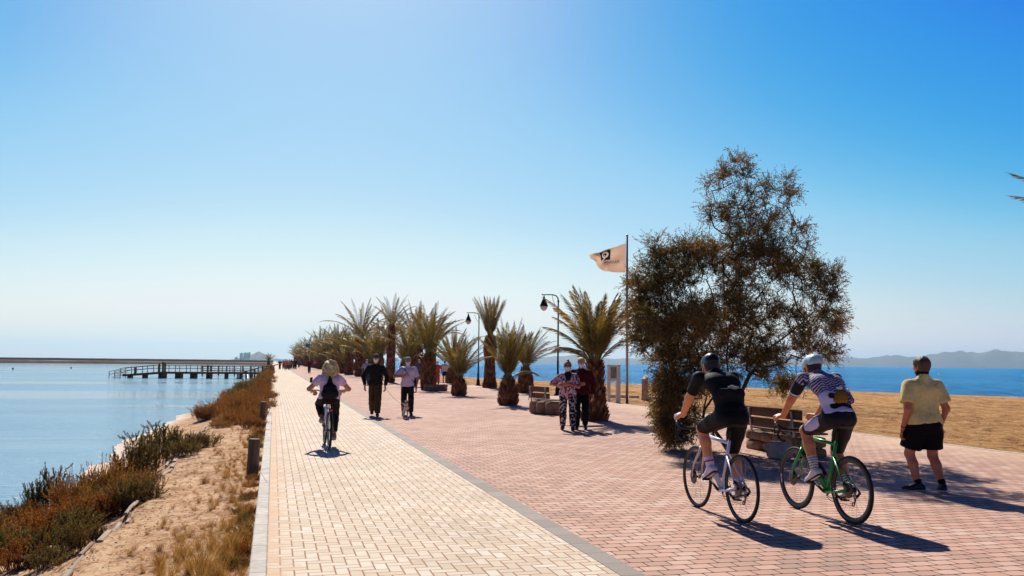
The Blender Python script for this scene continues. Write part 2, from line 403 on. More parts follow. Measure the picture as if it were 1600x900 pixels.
# ------------------------------------------------------------------ signed-distance modelling (organic shapes)
def surface_nets(v, org, h):
    s = v < 0; nx, ny, nz = v.shape
    cnt = np.zeros((nx - 1, ny - 1, nz - 1), dtype=np.int8)
    for a in (0, 1):
        for b in (0, 1):
            for c in (0, 1): cnt += s[a:nx - 1 + a, b:ny - 1 + b, c:nz - 1 + c]
    act = (cnt > 0) & (cnt < 8); cells = np.argwhere(act)
    idx = -np.ones(act.shape, dtype=np.int64); idx[act] = np.arange(len(cells))
    acc = np.zeros((len(cells), 3)); num = np.zeros(len(cells))
    I, J, K = cells.T
    corners = [(a, b, c) for a in (0, 1) for b in (0, 1) for c in (0, 1)]
    for p in corners:
        for ax in range(3):
            if p[ax]: continue
            q = list(p); q[ax] = 1
            va = v[I + p[0], J + p[1], K + p[2]]; vb = v[I + q[0], J + q[1], K + q[2]]
            m = (va < 0) != (vb < 0); t = np.where(m, va / np.where(m, va - vb, 1), 0)
            pt = np.tile(np.array(p, float), (len(cells), 1)); pt[:, ax] += t
            acc[m] += pt[m]; num[m] += 1
    V = (cells + acc / num[:, None]) * h + np.array(org)
    F = []
    for ax in range(3):
        sl0 = [slice(None)] * 3; sl1 = [slice(None)] * 3; sl0[ax] = slice(0, -1); sl1[ax] = slice(1, None)
        a = s[tuple(sl0)]; b = s[tuple(sl1)]; e = np.argwhere(a != b)
        o = [k for k in range(3) if k != ax]
        e = e[(e[:, o[0]] > 0) & (e[:, o[1]] > 0) & (e[:, o[0]] < v.shape[o[0]] - 1) & (e[:, o[1]] < v.shape[o[1]] - 1)]
        if not len(e): continue
        inside = a[e[:, 0], e[:, 1], e[:, 2]]
        q = []
        for (d0, d1) in ((-1, -1), (0, -1), (0, 0), (-1, 0)):
            c = e.copy(); c[:, o[0]] += d0; c[:, o[1]] += d1; q.append(idx[c[:, 0], c[:, 1], c[:, 2]])
        q = np.stack(q, 1); flip = inside if ax != 1 else ~inside
        q[~flip] = q[~flip][:, ::-1]
        F.append(q)
    F = np.concatenate(F); F = F[(F >= 0).all(1)]
    return V, F
def P(a, b, ra, rb=None, flat=None, cut=None):
    return (np.array(a, float), np.array(b, float), ra, ra if rb is None else rb, flat, cut)
def sdf(prims, h=.01, k=.03, noise=None):
    mx = max(max(p[2], p[3]) for p in prims) + 4 * h
    lo = np.min([np.minimum(p[0], p[1]) for p in prims], 0) - mx; hi = np.max([np.maximum(p[0], p[1]) for p in prims], 0) + mx
    n = np.ceil((hi - lo) / h).astype(int) + 1
    g = np.full(n, .5, dtype=np.float32)
    ax = [lo[i] + h * np.arange(n[i]) for i in range(3)]
    for (a, b, ra, rb, fl, cut) in prims:
        m = max(ra, rb) + k + 2 * h
        l = np.minimum(a, b) - m; u = np.maximum(a, b) + m
        i0 = np.maximum(0, np.floor((l - lo) / h).astype(int)); i1 = np.minimum(n, np.ceil((u - lo) / h).astype(int) + 1)
        X = ax[0][i0[0]:i1[0]][:, None, None]; Y = ax[1][i0[1]:i1[1]][None, :, None]; Z = ax[2][i0[2]:i1[2]][None, None, :]
        px, py, pz = X - a[0], Y - a[1], Z - a[2]; d = b - a; L = float(d @ d)
        t = np.clip((px * d[0] + py * d[1] + pz * d[2]) / L, 0, 1) if L > 1e-12 else 0.0
        wx, wy, wz = px - t * d[0], py - t * d[1], pz - t * d[2]
        if fl is not None:
            e, ff = np.array(fl[0], float), fl[1]; e = e / np.linalg.norm(e); q = (wx * e[0] + wy * e[1] + wz * e[2]) * (1 / ff - 1)
            wx, wy, wz = wx + q * e[0], wy + q * e[1], wz + q * e[2]
        D = np.sqrt(wx * wx + wy * wy + wz * wz) - (ra + t * (rb - ra))
        if cut is not None:
            for (cp, cn) in (cut if isinstance(cut, list) else [cut]):
                cp = np.array(cp, float); cn = np.array(cn, float); cn = cn / np.linalg.norm(cn)
                D = np.maximum(D, (X - cp[0]) * cn[0] + (Y - cp[1]) * cn[1] + (Z - cp[2]) * cn[2])
        S_ = g[i0[0]:i1[0], i0[1]:i1[1], i0[2]:i1[2]]
        hh = np.maximum(k - np.abs(S_ - D), 0) / k
        S_[...] = np.minimum(S_, D) - hh * hh * k * .25
    g[0], g[-1] = .5, .5; g[:, 0], g[:, -1] = .5, .5; g[:, :, 0], g[:, :, -1] = .5, .5
    V, F = surface_nets(g, lo, h)
    if noise:
        amp, sc = noise
        for i, p in enumerate(V):
            q = mnoise.noise_vector(Vector(p * sc)); V[i] += np.array(q) * amp
    return V, F
def sdf_obj(name, prims, mat, parent=None, h=.01, k=.03, paint=None, noise=None):
    V, F = sdf(prims, h, k, noise)
    return mesh_obj(name, V, F, mat, parent, True, paint(V) if paint else None)
# ================================================================== SETTING
XE = 13.35; WL = -0.70
M_cream, M_red, M_band, M_sand, M_dirt = mk_cream(), mk_red(), mk_band(), mk_sand(), mk_dirt()
M_kerb = mk_concrete(); M_edge = mk_concrete('pale edging concrete', '#c9bfb0', 2.0)
def sheet(name, x0, x1, y0, y1, z, mat, t=.25):
    m = MB(); m.box(((x0 + x1) / 2, (y0 + y1) / 2, z - t / 2), (x1 - x0, y1 - y0, t)); o = m.build(name, mat, None, False)
    return tag(o, kind='structure')
sheet('cycle_path', 0.0, 2.56, -12, 900, 0.0, M_cream, .30)
sheet('granite_strip', 2.56, 2.745, -12, 900, 0.004, M_band, .30)
sheet('promenade', 2.745, XE, -12, 900, 0.0, M_red, .30)
m = MB(); m.box((-.065, 444, -.06), (.126, 912, .16), None, .008); tag(m.build('kerb', M_kerb, None, False), kind='structure')
m = MB(); m.box((XE + .07, 444, -.09), (.13, 912, .2), None, .008); tag(m.build('beach_edging', M_edge, None, False), kind='structure')
# the sea bed and far ground: one sheet to the horizon
gm = plain('wet seabed', '#4d4436', .9)
m = MB(); m.box((0, 5000, -2.6), (26000, 26000, .4)); tag(m.build('ground', gm, None, False), kind='structure')
def wsheet(name, x0, x1, mat):
    m = MB(); m.add([(x0, -400, WL), (x1, -400, WL), (x1, 17500, WL), (x0, 17500, WL)], [(0, 1, 2, 3)])
    return tag(m.build(name, mat, None, False), kind='structure')
wsheet('sea', 8.0, 12900, mk_sea()); wsheet('lagoon', -12900, 6.0, mk_lagoon())

def shore_r(y): return float(np.interp(y, [-60, 0, 57, 71, 96, 119, 150, 250, 900], [70, 66, 55.6, 50.2, 33.0, 26.3, 22.5, 19.5, 18]))
def shore_l(y): return float(np.interp(y, [-20, 6, 15, 27, 50, 89, 140, 900], [-3.2, -3.1, -3.3, -3.9, -2.9, -1.9, -1.7, -1.6]))
def nz(x, y, s=1.0, sd=0.0): return mnoise.fractal(Vector((x * s, y * s, sd)), .9, 2.1, 5)
def H_l(x, y):                    # left embankment
    sh = shore_l(y) + .35 * nz(0, y, .35, 3); ledge = -1.55 + .25 * nz(0, y, .4, 9) if y < 60 else -.9
    ledge = max(ledge, sh + .7)
    if x > ledge: z = -.08 - .05 * (-x) + .035 * nz(x, y, 1.3)
    else:
        t = (ledge - x) / (ledge - sh); z0 = -.08 + .05 * ledge
        if t < .18: z = z0 - .22 * (t / .18) ** .6
        else: z = (z0 - .22) + (WL - z0 + .22) * ((t - .18) / .82) ** .8
        if t > 1: z = WL - .28 * (t - 1)
        z += .03 * nz(x, y, 1.6)
    return z
def H_r(x, y):
    sh = shore_r(y) + .5 * nz(0, y, .08, 4); t = (x - XE) / (sh - XE)
    z = -.035 - .62 * max(t, 0) ** 1.6 if t < 1 else -.655 - 1.2 * (t - 1)
    if x > XE + .3: z += .05 * nz(x, y, .9, 2) + .035 * nz(x * 1.0, y * .35, 2.4, 5)
    return z
def grid(name, xs, ys, H, mat):
    V = np.array([(x, y, H(x, y)) for y in ys for x in xs]); nx = len(xs)
    F = np.array([(j * nx + i, j * nx + i + 1, (j + 1) * nx + i + 1, (j + 1) * nx + i) for j in range(len(ys) - 1) for i in range(nx - 1)])
    return tag(mesh_obj(name, V, F, mat), kind='structure')
ysL = list(np.arange(-6, 22, .14)) + list(np.arange(22, 60, .5)) + list(np.arange(60, 160, 2)) + list(np.arange(160, 901, 20))
xsL = list(np.arange(-6.5, -3.6, .3)) + list(np.arange(-3.6, -.1, .12)) + [-.12, -.03]
grid('embankment', xsL, ysL, H_l, M_dirt)
ysR = list(np.arange(-12, 60, .5)) + list(np.arange(60, 160, 2)) + list(np.arange(160, 901, 20))
xsR = [XE + .1] + list(np.arange(XE + .35, 24, .22)) + list(np.arange(24, 80, .7))
grid('beach', xsR, ysR, H_r, M_sand)

def surf():
    V = []; F = []; ys = np.arange(40, 240, .8)
    for i, y in enumerate(ys):
        sh = shore_r(y) + .5 * nz(0, y, .08, 4); x0 = XE + (sh - XE) * 1.036; w = .22 + .5 * abs(nz(3, y, .5, 8)); V += [(x0 - .5 * w - .1, y, WL + .03), (x0 + w, y, WL + .012)]
    for i in range(len(ys) - 1): F.append((2 * i, 2 * i + 1, 2 * i + 3, 2 * i + 2))
    tag(mesh_obj('surf', V, F, plain('sea foam', '#d5dde0', .6, 0, .2, 3)), kind='structure')
surf()
# low whitewashed edging stones on the sand near the flag pole
M_wst = mk_stone('whitewashed stone', '#b9ab99', '#ddd2c4')
for a, b in ((G(930, 619), G(1000, 621)), (G(1012, 621.5), G(1062, 625))):
    a.z = b.z = -.02; d = b - a; n = int(d.length / .5)
    for i in range(n):
        c = a + d * ((i + .5) / n); m = MB(); m.box(c + Vector((0, 0, .04)), (.47, .14, .13 + .03 * random.random()), Matrix.Rotation(math.atan2(d.y, d.x) + random.uniform(-.04, .04), 3, 'Z'), .02)
        tag(m.build('edging_stone', M_wst, None, False), 'low whitewashed stone in the broken line on the sand by the flag pole', 'edging stone', 'whitewashed edging stones on the sand')

# salt pan dikes across the lagoon
scrubm = leafmat('dry scrub', hx('#3c2617'), hx('#6b4428'), hx('#8b6238'), .8, .15, .2)
def dike(name, y0, y1, x0, x1, zt, mat):
    V = []; F = []; n = 160
    for i in range(n + 1):
        x = x0 + (x1 - x0) * i / n; y = y0 + (y1 - y0) * i / n
        hh = zt + .16 * nz(x, 0, .05, y0)
        for dy, z in ((-3.2, WL - .1), (-1.8, hh * .55 + WL * .45), (-.6, hh), (1.5, hh), (6, WL - .1)): V.append((x, y + dy, z))
    for i in range(n):
        for k in range(4): a = i * 5 + k; F.append((a, a + 5, a + 6, a + 1))
    return tag(mesh_obj(name, V, F, mat), kind='structure')
dm = mk_stone('dike earth', '#4a3220', '#7c5a3c', .3)
dike('salt_pan_dike', 352, 420, -420, 0, .55, dm); dike('salt_pan_dike', 880, 1000, -1200, 0, 1.45, mk_stone('far dike earth', '#4a3a2e', '#6b5a4a', .1))
dike('salt_pan_dike', 640, 700, -700, 0, -.25, mk_stone('salt bank', '#a89684', '#d8cabb', .2))

# distant hills across the sea
def hillprof(px):                 # height in photo pixels above the horizon
    return float(np.interp(px, [560, 600, 640, 700, 760, 820, 850, 905, 960, 1000, 1060, 1150, 1260, 1310, 1345, 1375, 1400, 1425, 1440, 1475, 1505, 1530, 1556, 1580, 1600, 1640, 1700, 1900],
                                [0, 2, 4, 4, 5, 7, 8, 12, 7, 8, 12, 8, 9, 11, 11.5, 13.5, 16, 13, 14, 20, 21.5, 20, 24.5, 21.5, 22, 27, 20, 10]))
def hills(name, D, depth, prof, x0, x1, seed, mat, n=240, m=14):
    V = []; F = []
    for i in range(n + 1):
        px = x0 + (x1 - x0) * i / n
        d = ray(px, 566); az = Vector((d.x, d.y, 0)).normalized(); sc = 1.0 / (az.dot(Vector((math.sin(YAW), math.cos(YAW), 0))))
        for j in range(m + 1):
            t = j / m; r = D * (1 + depth * (t - .5)); q = az * r * sc
            hh = prof(px) / FOC * D * (math.sin(math.pi * t) ** .8)
            hh *= 1 + .38 * mnoise.ridged_multi_fractal(Vector((q.x / D * 26, q.y / D * 26, seed)), .9, 2.1, 6, 1.0, 2.0) - .38
            V.append((q.x, q.y, WL - 3 + hh + (3 if 0 < j < m else 0)))
    for i in range(n):
        for j in range(m): a = i * (m + 1) + j; F.append((a, a + m + 1, a + m + 2, a + 1))
    return tag(mesh_obj(name, V, F, mat), kind='structure')
M_hill = mk_stone('dry hillside', '#3d4046', '#5a5c60', .004)
hills('hills', 9000, .3, hillprof, 560, 1900, 1.5, M_hill)
hills('island', 7000, .08, lambda p: 5.5 * math.exp(-((p - 1508) / 22) ** 2) + 3.6 * math.exp(-((p - 1478) / 14) ** 2) + 3.4 * math.exp(-((p - 1545) / 20) ** 2), 1440, 1590, 4.2, M_hill, 90, 8)
hills('headland', 5200, .1, lambda p: float(np.interp(p, [355, 368, 374, 396, 404, 412, 424, 440, 470, 520], [0, 1.5, 3, 8, 11, 9, 3, 2, 1.2, 0])), 355, 520, 6.1, M_hill, 70, 8)

hz = NB('sea haze'); pv = hz.n('ShaderNodeVolumePrincipled'); pv.inputs['Color'].default_value = (.52, .80, 1.0, 1); pv.inputs['Density'].default_value = 7e-5; pv.inputs['Anisotropy'].default_value = .3
hz.t.links.new(pv.outputs[0], hz.out.inputs['Volume'])
m = MB(); m.box((0, 5000, 148), (27500, 27500, 304)); tag(m.build('haze', hz.m, None, False), kind='stuff', label='thin blue sea haze')
# far towers of flats on the spit
M_flat = plain('pale render', '#b9aba0', .8); M_glz = plain('dark glazing', '#3a4048', .3)
def tower(px, py_top, wpx, D, label, group):
    base = W(px, 566 - (800 - px) * .0108, D); base.z = WL + 1
    hgt = (562.5 + (px - 430) * .0108 - py_top) / FOC * D; w = wpx / FOC * D
    e = empty('apartment_tower', base, -.3, label, 'apartment building', group)
    m = MB(); m.box((0, 0, hgt / 2), (w, w * .7, hgt)); m.build('wall', M_flat, e, False)
    m = MB(); m.box((w * .1, 0, hgt + 1.5), (w * .4, w * .4, 3)); m.build('roof_house', M_flat, e, False)
    m = MB()
    for k in range(int(hgt / 7)): m.box((0, -w * .35 - .2, 5 + k * 7), (w * .82, .8, 3.2))
    if m.v: m.build('window_band', M_glz, e, False)
GT = 'far towers of flats on the spit'
for px, pt, wp, lb in ((377, 551.5, 4.5, 'hazy grey block of flats at the left end of the far headland'), (383, 551.0, 4.5, 'hazy grey block of flats, second from the left on the far headland'),
                       (388.5, 550.6, 4.5, 'hazy grey block of flats, third from the left on the far headland'), (369, 558, 4, 'lowest hazy block of flats left of the far headland')):
    tower(px, pt, wp, 5000, lb, GT)
for px, pt, wp, lb in ((706, 559.5, 9, 'wider of two hazy hotel blocks on the far shore left of the street lamp'), (716, 561, 7, 'narrower of two hazy hotel blocks on the far shore left of the street lamp'), (617, 559, 9, 'hazy hotel block on the far shore seen between the palm trunks')):
    tower(px, pt, wp, 6500, lb, 'hazy hotel blocks across the sea')

# ================================================================== PALMS
M_frond = leafmat('palm frond', hx('#342e13'), hx('#5e5325'), hx('#978244'), .42, .32, 1.2)
M_rachis = plain('palm rachis', '#7d7a3c', .5)
def mk_trunk():
    b = NB('palm boots'); v = b.coord(); n = b.noise(v, 14, 6, .7); isl = b.n('ShaderNodeNewGeometry').outputs['Random Per Island']
    col = b.ramp(b.math('ADD', b.math('MULTIPLY', isl, .5), b.math('MULTIPLY', n, .5)), [(.2, hx('#3d2416')), (.5, hx('#6b422a')), (.8, hx('#96684a'))])
    return b.done(b.bsdf(col, .9, 0, b.bump(n, 1.0, .02), .15))
M_boot = mk_trunk()
def palm_meshes(th, prof, nf, fl, spread, seed, leaf=.36, droop=.5, npair=46, forced=None, wl=.02):
    """th trunk height, prof [(t, radius)], nf fronds, fl frond length, spread = max lean from vertical (rad)"""
    rg = random.Random(seed)
    tm = MB(); tm.lathe([(r * .93, t * th) for t, r in prof], 14)
    R = lambda t: float(np.interp(t, [p[0] for p in prof], [p[1] for p in prof]))
    rows = max(6, int(th / .095)); ga = 2.39996; k = 0
    for i in range(rows):
        t = (i + .5) / rows; r = R(t); nb = max(6, int(2 * math.pi * r / .16))
        for q in range(nb):
            a = 2 * math.pi * (q + .5 * (i % 2)) / nb + rg.uniform(-.08, .08); e = Vector((math.cos(a), math.sin(a), 0)); s_ = Vector((-e.y, e.x, 0))
            c = e * r * .9 + Vector((0, 0, t * th)); w = .075 * rg.uniform(.8, 1.1); h = .13 * rg.uniform(.8, 1.3); o = rg.uniform(.035, .075)
            tip = c + Vector((0, 0, h)) + e * o; z = Vector((0, 0, 1))
            tm.add([c - s_ * w, c + s_ * w, tip + s_ * w * .5, tip - s_ * w * .5, c - s_ * w * .8 + e * .02 + z * .01 - z * .03, c + s_ * w * .8 + e * .02 - z * .02, tip + s_ * w * .4 + e * .02, tip - s_ * w * .4 + e * .02],
                   [(4, 5, 6, 7), (3, 2, 6, 7), (0, 4, 7, 3), (1, 2, 6, 5)])
    V = []; F = []; rm = MB(); top = Vector((0, 0, th)); rt = R(1.0)
    def quad(a, b, c, d): k = len(V); V.extend([a, b, c, d]); F.append((k, k + 1, k + 2, k + 3))
    specs = []
    for i in range(nf):
        lean = spread * (((i + .5) / nf) ** .75) * rg.uniform(.8, 1.12); az = ga * i + rg.uniform(-.25, .25)
        specs.append((az, lean, fl * rg.uniform(.82, 1.08), droop * (.4 + lean / max(spread, .01))))
    if forced: specs += forced
    for (az, lean, L, dr) in specs:
        e = Vector((math.cos(az), math.sin(az), 0)); n = 14; p = top + e * rt * .45 - Vector((0, 0, .12)); pts = [p.copy()]; ang = lean * .55
        for j in range(n):
            tt = (j + 1) / n; ang = lean * (.55 + .45 * min(1, tt * 2)) + dr * tt ** 2.1
            p = p + (e * math.sin(ang) + Vector((0, 0, math.cos(ang)))) * (L / n); pts.append(p.copy())
        rm.tube(pts, [.022 * (1 - .85 * j / n) for j in range(n + 1)], 4, False)
        side = Vector((-e.y, e.x, 0)); tw = rg.uniform(-.5, .5)
        for q in range(npair):
            t = .14 + .86 * (q + .5) / npair; f = t * n; j = min(int(f), n - 1); c = pts[j].lerp(pts[j + 1], f - j); d = (pts[j + 1] - pts[j]).normalized()
            nrm = d.cross(side); lf = leaf * (math.sin(math.pi * min(1, t * .93 + .1)) ** .55) * rg.uniform(.8, 1.1)
            for sg in (-1, 1):
                fw = 1.15 + .7 * t + rg.uniform(-.12, .12)
                ld = (side * sg * math.cos(tw * sg * .5) + d * fw + nrm * (-.45 + rg.uniform(-.28, .28)) ).normalized()
                wv = d.cross(ld).cross(ld).normalized() * wl * .5 + nrm * wl * .2 * sg
                m1 = c + ld * lf * .45; ti = c + ld * lf - Vector((0, 0, .12 * lf))
                quad(c - wv * .5, m1 - wv, ti, m1 + wv)
    return tm, (np.array([tuple(v) for v in V]), np.array(F)), rm
def palm(base, label, cfg, group='date palms along the promenade', rz=0.0, name='palm_tree'):
    tm, (V, F), rm = palm_meshes(**cfg)
    e = empty(name, base, rz, label, 'palm tree', group)
    tm.build('trunk', M_boot, e, False)
    c = mesh_obj('crown', V, F, M_frond, e, False)
    rm.build('frond_stalks', M_rachis, e, True)
    return e
bulb = lambda w: [(0, w), (.12, w * 1.02), (.5, w * .93), (.75, w * .75), (1, w * .34)]
straight = lambda w: [(0, w * 1.15), (.1, w), (.5, w * .85), (.8, w * 1.0), (.93, w * .9), (1, w * .5)]
GP = 'date palms along the promenade'
PL = {}
PL['A1'] = palm(G(929, 657), 'largest near palm with long arching fronds behind the masked couple', dict(th=1.62, prof=[(0, .42), (.2, .32), (.6, .26), (.9, .25), (1, .18)], nf=30, fl=2.35, spread=.60, seed=3, droop=.62, npair=70, leaf=.40,
    forced=[(math.pi * .95, 1.05, 1.7, 1.0), (math.pi * 1.05, .95, 1.5, 1.2), (math.pi * .9, .7, 1.9, .8), (.0, .85, 1.9, .7)]), GP)
PL['A2'] = palm(G(794, 633), 'squat palm with a pineapple-shaped trunk left of the nearer low bench', dict(th=1.02, prof=bulb(.37), nf=26, fl=2.3, spread=.50, seed=5, droop=.35, npair=54, forced=[(4.4, 1.35, 1.2, .9), (.3, 1.2, 1.5, 1.0)]), GP)
PL['A3'] = palm(G(717, 618), 'short bushy palm with a stubby trunk standing left of the farther street lamp', dict(th=.85, prof=bulb(.36), nf=30, fl=2.25, spread=.78, seed=8, droop=.55, npair=50), GP)
PL['A4'] = palm(G(669, 609.5), 'fat-trunked palm with tall fan of fronds behind the stone planter with the pale pot', dict(th=2.0, prof=[(0, .42), (.4, .44), (.75, .38), (1, .22)], nf=32, fl=2.95, spread=.72, seed=11, droop=.5, npair=54, forced=[(3.9, 1.5, 1.5, 1.0), (5.2, 1.6, 1.4, .9), (.2, 1.4, 1.8, 1.0)]), GP)
PL['A5'] = palm(G(638, 603), 'leafy palm between the fat-trunked palm and the tallest thin palm', dict(th=1.9, prof=[(0, .34), (.5, .32), (.8, .3), (1, .2)], nf=30, fl=2.9, spread=.8, seed=13, droop=.7, npair=50, forced=[(4.2, 1.7, 1.4, .8), (5.6, 1.5, 1.5, 1.0)]), GP)
PL['A6'] = palm(G(610.5, 597.5), 'tallest palm, long thin trunk and few open fronds, behind the dark-jacketed walker', dict(th=4.3, prof=[(0, .30), (.3, .25), (.9, .25), (1, .18)], nf=17, fl=2.7, spread=.9, seed=17, droop=.7, npair=50), GP)
PL['B1'] = palm(G(821, 614), 'palm with round shaggy trunk at the sand edge behind the squat palm', dict(th=1.35, prof=bulb(.42), nf=30, fl=2.45, spread=.70, seed=21, droop=.7, npair=50, forced=[(.0, 1.0, 2.6, .8), (.15, .85, 2.5, .6)]), GP)
PL['B2'] = palm(G(765, 606), 'tall palm with a thick waisted trunk just right of the farther street lamp', dict(th=3.2, prof=[(0, .48), (.15, .36), (.5, .3), (.68, .42), (.85, .4), (1, .25)], nf=34, fl=2.8, spread=.42, seed=23, droop=.3, npair=50, forced=[(3.6, 1.7, 1.3, .8), (5.8, 1.8, 1.2, .8), (4.8, 1.5, 1.2, 1.0)]), GP)
VARS = [dict(th=1.7, prof=straight(.36), nf=24, fl=2.8, spread=.9, seed=31, droop=.7, npair=34, wl=.035), dict(th=1.1, prof=bulb(.42), nf=24, fl=2.6, spread=.8, seed=33, droop=.6, npair=34, wl=.035),
        dict(th=2.4, prof=straight(.33), nf=20, fl=2.9, spread=1.0, seed=35, droop=.8, npair=34, wl=.035)]
protos = []
rows = []
for i in range(34): rows.append((8.65 + random.uniform(-.3, .3), 69 + 9.1 * (i + 1) * 1.0 + random.uniform(-.8, .8)))
for i in range(26): rows.append((13.0 + random.uniform(-.35, .35), 65 + 9.3 * i + random.uniform(-1, 1)))
for i, (x, y) in enumerate(rows):
    lb = 'date palm in the long row receding behind the walkers, crowns merging into one mass'
    k = i % 3
    if len(protos) < 3: o = palm((x, y, 0), lb, VARS[len(protos)], 'far date palms of the receding row'); protos.append(o)
    else: o = copy_tree(protos[k])
    o.location = (x, y, 0); sc = random.uniform(1.1, 1.75); o.scale = (sc, sc, sc); o.rotation_euler.z = random.uniform(0, 6.28)
    o['label'] = lb; o['group'] = 'far date palms of the receding row'
o = copy_tree(protos[0]); o.location = (-1.2, 235, -.1); o.scale = (1.0, 1.0, .85); o['label'] = 'lone small palm left of the path at its far end, before the distant flats'; del o['group']
# palm standing out of frame on the right: its frond tips reach in
PR = W(1762, 690, 15.5); PR.z = 0
e = palm(PR, 'palm at the right edge of the picture with only frond tips showing against the sky', dict(th=3.6, prof=straight(.3), nf=26, fl=2.5, spread=1.0, seed=41, droop=.6, npair=50, forced=[]), None)
del_ = e
# ================================================================== TAMARISK TREE
M_bark = mk_wood('tree bark', '#2a1b12', '#5c412c', 1.0)
M_tam = leafmat('tamarisk foliage', hx('#2e2e14'), hx('#5f5630'), hx('#a67b48'), .7, .36, 1.6)
TB = G(1140, 706); TD = (TB - CP).dot(Vector((math.sin(YAW), math.cos(YAW), 0)))
lobes = [(1150, 275, 34, 24, .55), (1120, 300, 18, 34, .35), (1125, 340, 24, 30, .55), (1150, 375, 44, 30, .8), (1185, 395, 34, 24, .6), (1165, 330, 34, 40, .8), (1210, 295, 34, 26, .5), (1232, 318, 18, 22, .25), (1200, 355, 40, 36, .75), (1243, 372, 24, 26, .4),
         (1225, 425, 60, 42, 1.5), (1280, 445, 34, 38, .9), (1255, 500, 52, 38, 1.5), (1292, 500, 22, 34, .5), (1270, 548, 40, 22, .6), (1295, 545, 16, 22, .2),
         (1150, 420, 60, 48, 2.2), (1145, 500, 80, 56, 3.6), (1185, 560, 70, 30, 1.8), (1085, 408, 46, 38, 1.5), (1045, 430, 40, 42, 1.5), (1012, 455, 30, 34, 1.0), (1005, 510, 24, 40, .8), (1025, 395, 20, 18, .3),
         (1070, 500, 66, 50, 3.0), (1030, 520, 40, 42, 1.6), (1055, 560, 44, 32, 1.7), (1048, 605, 25, 36, 1.7), (1050, 650, 24, 32, 1.5), (1062, 678, 28, 16, .8), (1080, 655, 26, 36, .9), (1100, 600, 36, 34, 1.3), (1215, 595, 44, 13, .5), (1100, 560, 50, 34, 1.5)]
